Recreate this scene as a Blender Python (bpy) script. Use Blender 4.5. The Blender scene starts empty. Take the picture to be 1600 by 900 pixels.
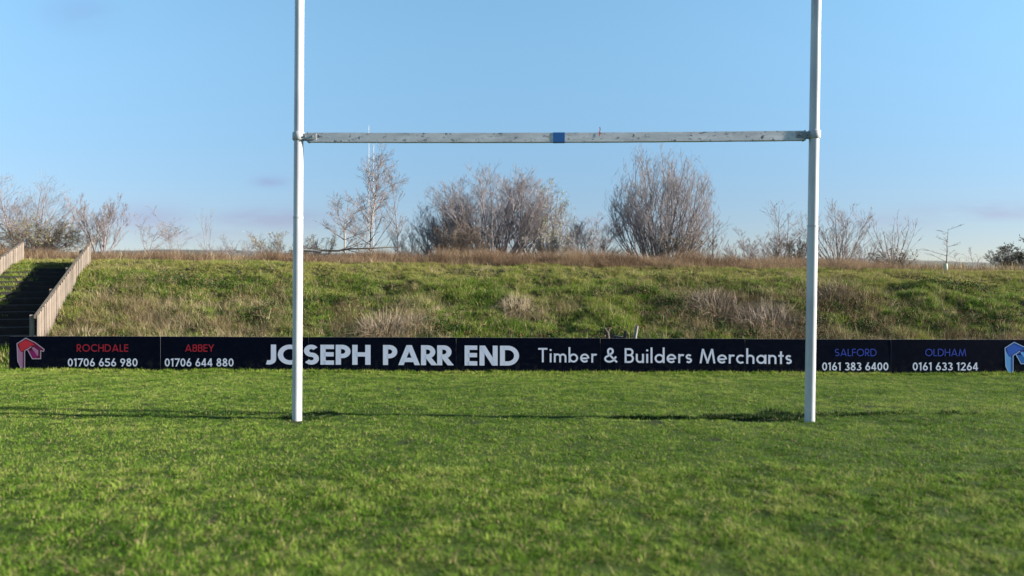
import bpy, bmesh, math, random
import numpy as np
from mathutils import Vector, Matrix

S = bpy.context.scene
COL = S.collection
R = math.radians
rng = np.random.default_rng(7)
random.seed(7)

# ------------------------------------------------------------------ camera
F = 1600 * 26.0 / 36.0          # focal length in pixels of the 1600 px photograph
EYE = 1.41
cam_d = bpy.data.cameras.new('camera')
cam_d.lens = 26.0; cam_d.sensor_width = 36.0
cam_d.clip_start = 0.05; cam_d.clip_end = 9000
cam_d.dof.use_dof = True
cam_d.dof.focus_distance = 12.0
cam_d.dof.aperture_fstop = 1.1
cam = bpy.data.objects.new('camera', cam_d); COL.objects.link(cam)
cam.location = (0, 0, EYE); cam.rotation_euler = (R(90), 0, 0)
S.camera = cam

# ------------------------------------------------------------------ sky and sun
SUN_EL, SUN_AZ = R(18.5), R(94.5)       # azimuth clockwise from +Y (the view direction)
w = bpy.data.worlds.new('World'); S.world = w; w.use_nodes = True
nt = w.node_tree; N = nt.nodes; L = nt.links
for n in list(N): N.remove(n)
def wn(t, **k):
    n = N.new(t)
    for a, b in k.items(): setattr(n, a, b)
    return n
def wmath(op, a, b=None, c=None):
    n = wn('ShaderNodeMath', operation=op)
    for i, v in enumerate((a, b, c)):
        if v is None: continue
        if isinstance(v, (int, float)): n.inputs[i].default_value = v
        else: L.new(v, n.inputs[i])
    return n.outputs[0]
sky = wn('ShaderNodeTexSky'); sky.sky_type = 'NISHITA'; sky.sun_disc = False
sky.sun_elevation = SUN_EL; sky.sun_rotation = SUN_AZ
sky.altitude = 100; sky.air_density = 1.0; sky.dust_density = 0.0; sky.ozone_density = 3.0
tc = wn('ShaderNodeTexCoord'); sep = wn('ShaderNodeSeparateXYZ'); L.new(tc.outputs['Generated'], sep.inputs[0])
yy = wmath('MAXIMUM', sep.outputs[1], 0.02)
u = wmath('DIVIDE', sep.outputs[0], yy); v = wmath('DIVIDE', sep.outputs[2], yy)
cmb = wn('ShaderNodeCombineXYZ'); L.new(wmath('MULTIPLY', u, 9.0), cmb.inputs[0]); L.new(wmath('MULTIPLY', v, 34.0), cmb.inputs[1])
nz = wn('ShaderNodeTexNoise'); nz.inputs['Scale'].default_value = 1.0; nz.inputs['Detail'].default_value = 5; L.new(cmb.outputs[0], nz.inputs['Vector'])
mask = None                          # soft thin clouds low over the horizon
for px, py, sx, sy, k in ((230, 342, 75, 22, 1.0), (425, 342, 100, 17, 1.15), (300, 366, 110, 12, .6), (1550, 330, 120, 13, 1.0),
                          (423, 284, 26, 8, 1.0), (125, 18, 60, 30, .5), (1390, 345, 90, 14, .5), (880, 350, 160, 10, .4), (-150, 330, 160, 20, .9), (1850, 320, 200, 16, .9)):
    a = wmath('DIVIDE', wmath('SUBTRACT', u, (px - 800) / F), sx / F)
    b = wmath('DIVIDE', wmath('SUBTRACT', v, (450 - py) / F), sy / F)
    d = wmath('ADD', wmath('MULTIPLY', a, a), wmath('MULTIPLY', b, b))
    e = wmath('MULTIPLY', wmath('POWER', 2.718, wmath('MULTIPLY', d, -1.0)), k)
    mask = e if mask is None else wmath('MAXIMUM', mask, e)
mr = wn('ShaderNodeMapRange'); mr.inputs[1].default_value = 0.25; mr.inputs[2].default_value = 0.50
L.new(nz.outputs[0], mr.inputs[0])
mask = wmath('MULTIPLY', mask, mr.outputs[0])
cl = wn('ShaderNodeMix', data_type='RGBA', blend_type='MULTIPLY'); L.new(mask, cl.inputs[0])
L.new(sky.outputs[0], cl.inputs[6]); cl.inputs[7].default_value = (0.93, 0.80, 0.87, 1)
bg = wn('ShaderNodeBackground'); bg.inputs[1].default_value = 0.066
# clearer, less milky air near the horizon than the sky model gives, all the way round
hz = wn('ShaderNodeMapRange', interpolation_type='SMOOTHSTEP'); hz.inputs[1].default_value = 0.0; hz.inputs[2].default_value = 0.42
L.new(sep.outputs[2], hz.inputs[0])
hc = wn('ShaderNodeMix', data_type='RGBA'); L.new(hz.outputs[0], hc.inputs[0]); hc.inputs[6].default_value = (0.52, 0.485, 0.575, 1); hc.inputs[7].default_value = (1.13, 1.27, 1.13, 1)
hm = wn('ShaderNodeMix', data_type='RGBA', blend_type='MULTIPLY'); hm.inputs[0].default_value = 1.0
L.new(cl.outputs[2], hm.inputs[6]); L.new(hc.outputs[2], hm.inputs[7]); L.new(hm.outputs[2], bg.inputs[0])
wo = wn('ShaderNodeOutputWorld'); L.new(bg.outputs[0], wo.inputs[0])

sd = bpy.data.lights.new('sun', 'SUN'); sd.energy = 5.0; sd.angle = R(0.9); sd.color = (1.0, 0.93, 0.82)
sun = bpy.data.objects.new('sun', sd); COL.objects.link(sun)
sv = Vector((math.sin(SUN_AZ) * math.cos(SUN_EL), math.cos(SUN_AZ) * math.cos(SUN_EL), math.sin(SUN_EL)))
sun.rotation_euler = sv.to_track_quat('Z', 'Y').to_euler(); sun.location = (30, -4, 14)
S.view_settings.view_transform = 'Standard'; S.view_settings.look = 'None'
S.view_settings.exposure = 1.78; S.view_settings.gamma = 1.0
S.render.engine = 'CYCLES'
S.cycles.max_bounces = 5; S.cycles.diffuse_bounces = 2; S.cycles.transmission_bounces = 3; S.cycles.transparent_max_bounces = 6

# ------------------------------------------------------------------ helpers
def W(px, py, Y):
    """world point seen at pixel (px, py) of the photograph at depth Y"""
    return Vector(((px - 800) / F * Y, Y, EYE - (py - 450) / F * Y))

def tag(o, label=None, cat=None, group=None, kind=None):
    if label: o['label'] = label
    if cat: o['category'] = cat
    if group: o['group'] = group
    if kind: o['kind'] = kind
    return o
def empty(name, loc, label, cat, group=None):
    o = bpy.data.objects.new(name, None); COL.objects.link(o); o.location = loc; o.empty_display_size = .2
    return tag(o, label, cat, group)
def link(name, me, parent=None, mats=()):
    for m in mats: me.materials.append(m)
    o = bpy.data.objects.new(name, me); COL.objects.link(o)
    if parent is not None:
        o.parent = parent
    return o
def mesh_from(name, V_, F_):
    me = bpy.data.meshes.new(name); me.from_pydata([tuple(map(float, v)) for v in V_], [], [tuple(map(int, f)) for f in F_]); me.update(); return me
def mesh_np(name, V_, Fq, smooth=False):
    """fast mesh from (n,3) verts and (m,k) faces, all of k corners"""
    V_ = np.ascontiguousarray(V_, dtype=np.float32); Fq = np.ascontiguousarray(Fq, dtype=np.int32)
    me = bpy.data.meshes.new(name); m, k = Fq.shape
    me.vertices.add(len(V_)); me.vertices.foreach_set('co', V_.ravel())
    me.loops.add(m * k); me.loops.foreach_set('vertex_index', Fq.ravel())
    me.polygons.add(m); me.polygons.foreach_set('loop_start', np.arange(0, m * k, k, dtype=np.int32))
    try: me.polygons.foreach_set('loop_total', np.full(m, k, dtype=np.int32))
    except Exception: pass
    if smooth: me.polygons.foreach_set('use_smooth', np.ones(m, dtype=bool))
    me.update(calc_edges=True); me.validate(); return me

def hash2(ix, iy, s):
    n = (ix.astype(np.int64) * 374761393 + iy.astype(np.int64) * 668265263 + s * 1442695041) & 0xFFFFFFFF
    n = ((n ^ (n >> 13)) * 1274126177) & 0xFFFFFFFF
    return ((n ^ (n >> 16)) & 0xFFFF) / 65535.0
def vn(x, y, s=0):
    x = np.asarray(x, float); y = np.asarray(y, float)
    ix, iy = np.floor(x), np.floor(y); fx, fy = x - ix, y - iy
    fx = fx * fx * (3 - 2 * fx); fy = fy * fy * (3 - 2 * fy)
    a = hash2(ix, iy, s); b = hash2(ix + 1, iy, s); c = hash2(ix, iy + 1, s); d = hash2(ix + 1, iy + 1, s)
    return (a * (1 - fx) + b * fx) * (1 - fy) + (c * (1 - fx) + d * fx) * fy
def fbm(x, y, s=0, o=3):
    t = 0; a = .5; n = 0
    for i in range(o):
        t = t + a * vn(np.asarray(x) * 2**i, np.asarray(y) * 2**i, s + i * 7); n += a; a *= .5
    return t / n

def Yb(X): return 12.345 - 0.0331 * np.clip(X, -16, 16)      # line of the boards
def goalY(X): return 7.94 - 0.018 * X                         # the goal line
STW_ = 1.66
def gz(X, Y):
    """height of the ground"""
    X = np.asarray(X, float); Y = np.asarray(Y, float)
    H = 1.98 - 0.0135 * np.clip(X, -16, 16)
    t = np.clip((Y - Yb(X) - 0.30) / 6.0, 0, 1)
    prof = 1 - (1 - t) ** 1.22
    fade = np.clip((45 - Y) / 20, 0, 1)
    lump = ((fbm(X * 1.1, Y * 1.1, 3) - .5) * .34 + (fbm(X * 2.9, Y * 2.9, 13) - .5) * .20) * np.sin(np.pi * np.clip(t, 0, 1)) ** .7
    al = (X + 8.62) * -.352 + (Y - 13.30) * .936; ac = (X + 8.62) * -.936 + (Y - 13.30) * -.352
    cor = np.clip((ac + .02) / .06, 0, 1) * np.clip((STW_ + .06 - ac) / .08, 0, 1) * np.clip((al - .50) / .3, 0, 1) * np.clip((5.80 - al) / .2, 0, 1)
    z = H * prof + lump * (1 - cor)
    z = z + (fbm(X * .7, Y * .7, 9) - .5) * .05 * np.clip(t * 3, 0, 1)
    near = (t <= 0)
    z = z + np.where(near, (fbm(X * .9, Y * .9, 5) - .5) * .035 + (fbm(X * 4.5, Y * 4.5, 6, 2) - .5) * .030, 0) * np.clip((Y + 20) / 10, 0, 1) * fade
    # worn trough along the goal line and scuffed sockets round the posts
    dy = Y - goalY(X)
    wig = .05 * (fbm(X * 1.3, X * 0 + 2.2, 21) - .5)
    st = np.clip((fbm(X * .55 + 3, X * 0, 33) - .28) * 3.2, 0, 1)
    z = z - .018 * np.exp(-((dy - wig + .0) / .065) ** 2) * st
    for bx, by, rr, dd in ((-2.17, 8.20, .15, .03), (3.00, 8.22, .19, .03)):
        z = z - dd * np.exp(-(((X - bx) / rr) ** 2 + ((Y - by) / (rr * 1.5 if rr < .2 else .12)) ** 2))
    z = z - .16 * cor
    return z
def gz1(x, y): return float(gz(np.array([x]), np.array([y]))[0])

# ------------------------------------------------------------------ materials
def new_mat(name):
    m = bpy.data.materials.new(name); m.use_nodes = True
    return m, m.node_tree, m.node_tree.nodes['Principled BSDF']
def ramp(t, fac, stops, interp='LINEAR'):
    r = t.nodes.new('ShaderNodeValToRGB'); cr = r.color_ramp; cr.interpolation = interp
    while len(cr.elements) < len(stops): cr.elements.new(.5)
    for e, (p, c) in zip(cr.elements, stops): e.position = p; e.color = (*c, 1)
    t.links.new(fac, r.inputs[0]); return r.outputs[0]
def noise(t, scale, detail=3, rough=.55, vec='Object', stretch=None):
    c = t.nodes.new('ShaderNodeTexCoord'); n = t.nodes.new('ShaderNodeTexNoise')
    n.inputs['Scale'].default_value = scale; n.inputs['Detail'].default_value = detail; n.inputs['Roughness'].default_value = rough
    src = c.outputs[vec]
    if stretch:
        mp = t.nodes.new('ShaderNodeMapping'); mp.inputs['Scale'].default_value = stretch; t.links.new(src, mp.inputs[0]); src = mp.outputs[0]
    t.links.new(src, n.inputs['Vector']); return n.outputs[0]
def mixc(t, fac, a, b, mode='MIX'):
    m = t.nodes.new('ShaderNodeMix'); m.data_type = 'RGBA'; m.blend_type = mode
    for s, v_ in ((m.inputs[0], fac), (m.inputs[6], a), (m.inputs[7], b)):
        if isinstance(v_, (int, float)): s.default_value = v_
        elif isinstance(v_, tuple): s.default_value = (*v_, 1)
        else: t.links.new(v_, s)
    return m.outputs[2]
def bump(t, b, h, strength=.3, dist=.01):
    n = t.nodes.new('ShaderNodeBump'); n.inputs['Strength'].default_value = strength; n.inputs['Distance'].default_value = dist
    t.links.new(h, n.inputs['Height']); t.links.new(n.outputs[0], b.inputs['Normal'])

def grass_mat(name, stops, dry=(.30, .24, .12), dry_amt=.12, transl=.30):
    """blade colour: per instance tint (attribute) along a ramp, a share of dry blades (mesh attribute)"""
    m, t, b = new_mat(name)
    at = t.nodes.new('ShaderNodeAttribute'); at.attribute_type = 'INSTANCER'; at.attribute_name = 'tint'
    bl = t.nodes.new('ShaderNodeAttribute'); bl.attribute_name = 'blade'
    ad = t.nodes.new('ShaderNodeMath'); ad.operation = 'MULTIPLY_ADD'; t.links.new(bl.outputs['Fac'], ad.inputs[0]); ad.inputs[1].default_value = .45
    t.links.new(at.outputs['Fac'], ad.inputs[2])
    sb = t.nodes.new('ShaderNodeMath'); sb.operation = 'SUBTRACT'; t.links.new(ad.outputs[0], sb.inputs[0]); sb.inputs[1].default_value = .225
    c = ramp(t, sb.outputs[0], stops)
    g = t.nodes.new('ShaderNodeMath'); g.operation = 'GREATER_THAN'; t.links.new(bl.outputs['Fac'], g.inputs[0]); g.inputs[1].default_value = 1 - dry_amt
    c = mixc(t, g.outputs[0], c, dry)
    t.links.new(c, b.inputs['Base Color']); b.inputs['Roughness'].default_value = .6; b.inputs['Specular IOR Level'].default_value = .05
    tr = t.nodes.new('ShaderNodeBsdfTranslucent'); t.links.new(c, tr.inputs[0])
    mx = t.nodes.new('ShaderNodeMixShader'); mx.inputs[0].default_value = transl
    t.links.new(b.outputs[0], mx.inputs[1]); t.links.new(tr.outputs[0], mx.inputs[2])
    t.links.new(mx.outputs[0], t.nodes['Material Output'].inputs[0])
    return m
M = {}
M['turf'] = grass_mat('turf_blades', [(0, (.020, .058, .005)), (.35, (.080, .158, .015)), (.65, (.145, .228, .028)), (1, (.240, .275, .065))], dry_amt=.10)
M['rough'] = grass_mat('rough_grass_blades', [(0, (.030, .080, .008)), (.35, (.090, .170, .018)), (.65, (.165, .215, .034)), (1, (.26, .245, .07))], dry=(.36, .28, .15), dry_amt=.16)
M['straw'] = grass_mat('straw_blades', [(0, (.075, .050, .028)), (.4, (.17, .125, .07)), (.7, (.30, .235, .13)), (1, (.44, .37, .22))], dry=(.5, .42, .25), dry_amt=.1)
M['rust'] = grass_mat('rust_grass_blades', [(0, (.085, .052, .034)), (.4, (.17, .105, .068)), (.7, (.26, .175, .11)), (1, (.33, .25, .15))], dry=(.36, .27, .17), dry_amt=.12)
M['bramble'] = grass_mat('bramble_leaves', [(0, (.012, .030, .008)), (.5, (.028, .060, .014)), (1, (.06, .085, .025))], dry=(.16, .07, .04), dry_amt=.16, transl=.15)

def bark(name, a, b_):
    m, t, b = new_mat(name)
    t.links.new(ramp(t, noise(t, 6, 3), [(.3, a), (.7, b_)]), b.inputs['Base Color']); b.inputs['Roughness'].default_value = .9
    return m
M['bark_grey'] = bark('grey_bark', (.125, .108, .110), (.245, .215, .220))
M['bark_pink'] = bark('pinkish_twigs', (.13, .105, .10), (.24, .20, .195))
M['bark_brown'] = bark('brown_bark', (.090, .066, .052), (.185, .140, .108))
M['bark_dark'] = bark('dark_bark', (.035, .028, .022), (.075, .06, .045))
M['bark_pale'] = bark('pale_bark', (.19, .17, .15), (.34, .31, .28))
def flat(name, c, rough=.7, spec=.3):
    m, t, b = new_mat(name); b.inputs['Base Color'].default_value = (*c, 1); b.inputs['Roughness'].default_value = rough
    b.inputs['Specular IOR Level'].default_value = spec; return m
def leafm(name, a, b_):
    m, t, b = new_mat(name)
    t.links.new(ramp(t, noise(t, 9, 2), [(.35, a), (.65, b_)]), b.inputs['Base Color']); b.inputs['Roughness'].default_value = .7; return m
M['buds'] = leafm('yellow_green_buds', (.19, .21, .07), (.36, .37, .14))
M['olive'] = leafm('olive_leaves', (.06, .07, .02), (.16, .14, .055))
M['brownleaf'] = leafm('brown_dead_leaves', (.09, .055, .03), (.20, .13, .07))
M['darkleaf'] = leafm('dark_evergreen_leaves', (.012, .022, .010), (.035, .05, .018))

# ground sheet
m, t, b = new_mat('ground'); M['ground'] = m
at = t.nodes.new('ShaderNodeAttribute'); at.attribute_name = 'zone'; sp = t.nodes.new('ShaderNodeSeparateColor'); t.links.new(at.outputs['Color'], sp.inputs[0])
n1 = noise(t, 2.2, 6, .65); n2 = noise(t, 45, 3, .7)
pitch = mixc(t, n2, ramp(t, n1, [(.3, (.030, .060, .008)), (.7, (.055, .090, .013))]), (.035, .045, .012), 'MIX')
bank = mixc(t, n2, ramp(t, n1, [(.3, (.040, .050, .018)), (.7, (.105, .085, .045))]), (.03, .035, .014))
mud_shade = ramp(t, n2, [(.3, (.008, .014, .006)), (.7, (.028, .026, .014))])
c = mixc(t, sp.outputs[0], pitch, bank); c = mixc(t, sp.outputs[1], c, mud_shade)
t.links.new(c, b.inputs['Base Color']); b.inputs['Roughness'].default_value = .95; b.inputs['Specular IOR Level'].default_value = .1
bump(t, b, n2, .8, .02)

# boards
m, t, b = new_mat('navy_board'); M['navy'] = m
t.links.new(ramp(t, noise(t, 2.5, 5, .6, stretch=(1, 1, 3)), [(.35, (.0008, .0022, .0090)), (.7, (.0018, .0036, .0125))]), b.inputs['Base Color'])
g_ = t.nodes.new('ShaderNodeNewGeometry'); z_ = t.nodes.new('ShaderNodeSeparateXYZ'); t.links.new(g_.outputs['Position'], z_.inputs[0])
r_ = t.nodes.new('ShaderNodeMapRange'); r_.inputs[1].default_value = .04; r_.inputs[2].default_value = .30; r_.inputs[3].default_value = .22; r_.inputs[4].default_value = .04; t.links.new(z_.outputs[2], r_.inputs[0])
sp_m = ramp(t, noise(t, 12, 6, .75), [(.50, (0, 0, 0)), (.66, (1, 1, 1))])
mm = t.nodes.new('ShaderNodeMath'); mm.operation = 'MULTIPLY'; t.links.new(sp_m, mm.inputs[0]); t.links.new(r_.outputs[0], mm.inputs[1])
old = b.inputs['Base Color'].links[0].from_socket; t.links.new(mixc(t, mm.outputs[0], old, (.09, .07, .045)), b.inputs['Base Color'])
b.inputs['Roughness'].default_value = .45; b.inputs['Specular IOR Level'].default_value = .05
M['board_edge'] = flat('pale_board_edge', (.20, .20, .20), .5)
def ink(name, c):
    m, t, b = new_mat(name)
    t.links.new(mixc(t, noise(t, 9, 3), tuple(x * .88 for x in c), c), b.inputs['Base Color']); b.inputs['Roughness'].default_value = .5
    b.inputs['Specular IOR Level'].default_value = .2; return m
M['white_ink'] = ink('white_print', (.84, .80, .92)); M['red_ink'] = ink('red_print', (.46, .020, .035)); M['blue_ink'] = ink('blue_print', (.045, .075, .42))
M['logo_red'] = ink('logo_red', (.62, .028, .045)); M['logo_magenta'] = ink('logo_magenta', (.30, .012, .12)); M['logo_pink'] = ink('logo_pink', (.44, .19, .31))
M['logo_line'] = ink('logo_pale_line', (.50, .36, .43)); M['logo_deep'] = ink('logo_deep_red', (.16, .010, .035))
M['logo_blue'] = ink('logo_blue', (.03, .12, .52)); M['logo_azure'] = ink('logo_azure', (.02, .15, .46)); M['logo_sky'] = ink('logo_sky_blue', (.14, .38, .74))
M['logo_bline'] = ink('logo_pale_blue_line', (.36, .48, .72)); M['logo_navy'] = ink('logo_deep_blue', (.015, .03, .20))

# painted steel
m, t, b = new_mat('white_post_paint'); M['post'] = m
c1 = ramp(t, noise(t, 5, 5, .6, stretch=(1, 1, .35)), [(.3, (.33, .33, .35)), (.6, (.46, .46, .47))])
spots = ramp(t, noise(t, 16, 4, .7, stretch=(1, 1, .4)), [(.66, (0, 0, 0)), (.70, (1, 1, 1))])
geo = t.nodes.new('ShaderNodeNewGeometry'); sz = t.nodes.new('ShaderNodeSeparateXYZ'); t.links.new(geo.outputs['Position'], sz.inputs[0])
low = t.nodes.new('ShaderNodeMapRange'); low.inputs[1].default_value = 0.0; low.inputs[2].default_value = 1.6; low.inputs[3].default_value = .75; low.inputs[4].default_value = .10
t.links.new(sz.outputs[2], low.inputs[0])
ml = t.nodes.new('ShaderNodeMath'); ml.operation = 'MULTIPLY'; t.links.new(spots, ml.inputs[0]); t.links.new(low.outputs[0], ml.inputs[1])
t.links.new(mixc(t, ml.outputs[0], c1, (.14, .14, .15)), b.inputs['Base Color']); b.inputs['Roughness'].default_value = .35
m, t, b = new_mat('chipped_bar_paint'); M['bar'] = m
c1 = ramp(t, noise(t, 7, 6, .7, stretch=(.5, 1, 2)), [(.3, (.36, .355, .37)), (.65, (.60, .59, .60))])
sp1 = ramp(t, noise(t, 26, 5, .75, stretch=(.7, 1, 1.1)), [(.575, (0, 0, 0)), (.62, (1, 1, 1))])
t.links.new(mixc(t, sp1, c1, (.055, .055, .065)), b.inputs['Base Color']); b.inputs['Roughness'].default_value = .55
M['steel'] = flat('dark_galvanised_clamp', (.16, .17, .19), .5, .5)
M['clamp'] = flat('worn_white_clamp', (.36, .36, .37), .5, .4)
M['tape'] = flat('blue_tape', (.018, .10, .30), .5)
M['red'] = flat('red_cloth', (.55, .04, .04), .8)
M['mast'] = flat('pale_mast_paint', (.34, .35, .37), .5)

# timber and steps
m, t, b = new_mat('weathered_pale_timber'); M['timber'] = m
oi = t.nodes.new('ShaderNodeObjectInfo')
c1 = ramp(t, noise(t, 7, 5, .65, stretch=(3, 3, .5)), [(.3, (.105, .086, .070)), (.65, (.205, .168, .138))])
c2 = ramp(t, oi.outputs['Random'], [(0, (.72, .72, .72)), (1, (1.12, 1.06, 1.0))])
t.links.new(mixc(t, 1.0, c1, c2, 'MULTIPLY'), b.inputs['Base Color']); b.inputs['Roughness'].default_value = .9
bump(t, b, noise(t, 20, 4, .6, stretch=(3, 3, .3)), .4, .004)
M['rail'] = bark('dark_rail_timber', (.05, .04, .03), (.10, .08, .06))
m, t, b = new_mat('dark_step'); M['step'] = m
t.links.new(ramp(t, noise(t, 5, 5, .7), [(.35, (.008, .008, .009)), (.72, (.020, .018, .015))]), b.inputs['Base Color']); b.inputs['Roughness'].default_value = .95
M['guard'] = flat('pale_tree_guard', (.42, .44, .34), .7)

# ------------------------------------------------------------------ ground
def axis(lo, hi, d, outer):
    a = np.arange(lo, hi + d * .5, d); left = []; x = lo; s = d
    while x > -outer: s *= 1.45; x -= s; left.append(x)
    right = []; x = hi; s = d
    while x < outer: s *= 1.45; x += s; right.append(x)
    return np.array(left[::-1] + list(a) + right)
xs = axis(-17, 17, .11, 3500)
ys = axis(2.2, 26, .09, 3500)
XX, YY = np.meshgrid(xs, ys); ZZ = gz(XX, YY)
nx, ny = len(xs), len(ys)
idx = (np.arange(ny - 1)[:, None] * nx + np.arange(nx - 1)[None, :]).ravel()
me = mesh_np('ground', np.stack([XX.ravel(), YY.ravel(), ZZ.ravel()], 1), np.stack([idx, idx + 1, idx + nx + 1, idx + nx], 1), smooth=True)
tt = np.clip((YY - Yb(XX) - .1) / .3, 0, 1)
dyg = YY - goalY(XX)
DIVOTS = ((-1.81, 4.46, .075, 1.2), (-.95, 6.75, .07, 1.2), (1.9, 6.9, .08, 1.1), (1.2, 5.3, .05, 1.1), (-3.6, 6.3, .05, 1.1), (.2, 9.4, .09, 1.0), (-1.6, 10.4, .08, 1.0),
          (2.6, 6.2, .05, 1.1), (4.2, 8.8, .09, 1.0), (-4.4, 8.9, .08, 1.0), (.6, 4.5, .045, 1.1), (-.4, 7.7, .10, 1.0), (1.5, 7.75, .11, 1.0), (3.3, 5.4, .05, 1.1), (-2.7, 5.2, .05, 1.0))
def mud_shade_mask(X, Y):
    dy = Y - goalY(X)
    st = np.clip((fbm(X * .55 + 3, X * 0, 33) - .28) * 3.2, 0, 1)
    mk = np.exp(-(dy / .05) ** 2) * st * .75
    for bx, by, rr, k in ((-2.13, 8.22, .20, 2.2), (2.97, 8.22, .25, 2.2), (2.55, 8.00, .42, 1.3), (-2.30, 7.90, .12, .9)) + DIVOTS:  # long patch left of the right post is a painted shade band, others muddy scuffs
        mk = np.maximum(mk, k * np.exp(-(((X - bx) / rr) ** 2 + ((Y - by) / (rr * 1.5 if rr < .2 else .12)) ** 2)))
    return mk
zone = np.zeros((nx * ny, 4), np.float32); zone[:, 0] = tt.ravel(); zone[:, 1] = np.clip(mud_shade_mask(XX, YY), 0, 1).ravel(); zone[:, 3] = 1
ca = me.color_attributes.new('zone', 'FLOAT_COLOR', 'POINT'); ca.data.foreach_set('color', zone.ravel())
tag(link('ground', me, mats=[M['ground']]), 'mown pitch rising into a rough grassy bank behind the boards', 'ground', kind='structure')

# distant rise, real distance and depth
def hills():
    n = 160; V_ = []; F_ = []
    xs_ = np.linspace(-1500, 1500, n)
    rows = [(620, 0), (700, .55), (760, 1.0), (900, .8), (1200, .3)]
    for Y, k in rows:
        for x in xs_:
            V_.append((x, Y, 2.0 + k * (27 + 9 * float(vn(x / 160., 0.5, 4)) + 2.2 * float(vn(x / 14., Y / 30., 8)) - .011 * x)))
    for r in range(len(rows) - 1):
        for i in range(n - 1):
            a = r * n + i; F_.append((a, a + 1, a + n + 1, a + n))
    me = mesh_from('hills', V_, F_)
    m, t, b = new_mat('far_fields'); t.links.new(ramp(t, noise(t, .02, 5, .7), [(.35, (.045, .05, .045)), (.7, (.11, .10, .085))]), b.inputs['Base Color']); b.inputs['Roughness'].default_value = 1
    tag(link('hills', me, mats=[m]), 'low brown fields far beyond the bank', 'hills', kind='structure')
hills()

# ------------------------------------------------------------------ blades, tufts and scatter
def blade_arrays(n, spread, hmin, hmax, wid, lean, seg=2, rs=None, bend=1.0):
    """n bent tapering blades; returns verts, tris and per-vertex random value"""
    rs = rs or rng
    a = rs.uniform(0, 2 * np.pi, n); r = spread * np.sqrt(rs.uniform(0, 1, n))
    bx, by = r * np.cos(a), r * np.sin(a)
    d = a + rs.normal(0, .9, n); ln = np.abs(rs.normal(0, lean, n)) + .05
    h = rs.uniform(hmin, hmax, n); wd = wid * rs.uniform(.7, 1.3, n)
    sx, sy = -np.sin(d + rs.normal(0, .8, n)), np.cos(d + rs.normal(0, .8, n))
    V_, F_, A_ = [], [], []; k = 2 * seg + 1
    for j in range(seg + 1):
        f = j / seg
        off = ln * h * (f ** (1 + bend)) ; z = h * f * (1 - .25 * np.minimum(ln, 1.2) * f)
        cx, cy = bx + off * np.cos(d), by + off * np.sin(d); ww = wd * (1 - f) * .5 + (0 if j == seg else wd * .08)
        if j < seg:
            V_.append(np.stack([cx - sx * ww, cy - sy * ww, z], 1)); V_.append(np.stack([cx + sx * ww, cy + sy * ww, z], 1))
        else: V_.append(np.stack([cx, cy, z], 1))
    V_ = np.stack(V_, 1).reshape(-1, 3); base = np.arange(n)[:, None] * k
    for j in range(seg - 1):
        q = 2 * j; F_.append(base + np.array([[q, q + 1, q + 3]])); F_.append(base + np.array([[q, q + 3, q + 2]]))
    q = 2 * (seg - 1); F_.append(base + np.array([[q, q + 1, q + 2]]))
    A_ = np.repeat(rs.uniform(0, 1, n), k)
    return V_, np.concatenate(F_), A_
def blade_mesh(name, mat, *a, **k):
    V_, F_, A_ = blade_arrays(*a, **k); V_[:, 2] -= .008
    me = mesh_np(name, V_, F_); at = me.attributes.new('blade', 'FLOAT', 'POINT'); at.data.foreach_set('value', A_.astype(np.float32)[:len(me.vertices)])
    me.materials.append(mat); return me
def leaf_tuft(name, mat, n, spread, h, size):
    c = np.stack([rng.normal(0, spread, n), rng.normal(0, spread, n), np.abs(rng.normal(0, h, n)) + .01], 1)
    u_ = rng.normal(0, 1, (n, 3)); u_ /= np.linalg.norm(u_, axis=1)[:, None]; v_ = np.cross(u_, rng.normal(0, 1, (n, 3))); v_ /= np.linalg.norm(v_, axis=1)[:, None]
    s = size * rng.uniform(.6, 1.3, n)[:, None]
    V_ = np.stack([c - u_ * s, c + v_ * s * .55, c + u_ * s, c - v_ * s * .55], 1).reshape(-1, 3)
    F_ = np.arange(4 * n).reshape(-1, 4)
    me = mesh_np(name, V_, F_); at = me.attributes.new('blade', 'FLOAT', 'POINT'); at.data.foreach_set('value', np.repeat(rng.uniform(0, 1, n), 4).astype(np.float32))
    me.materials.append(mat); return me

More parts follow.
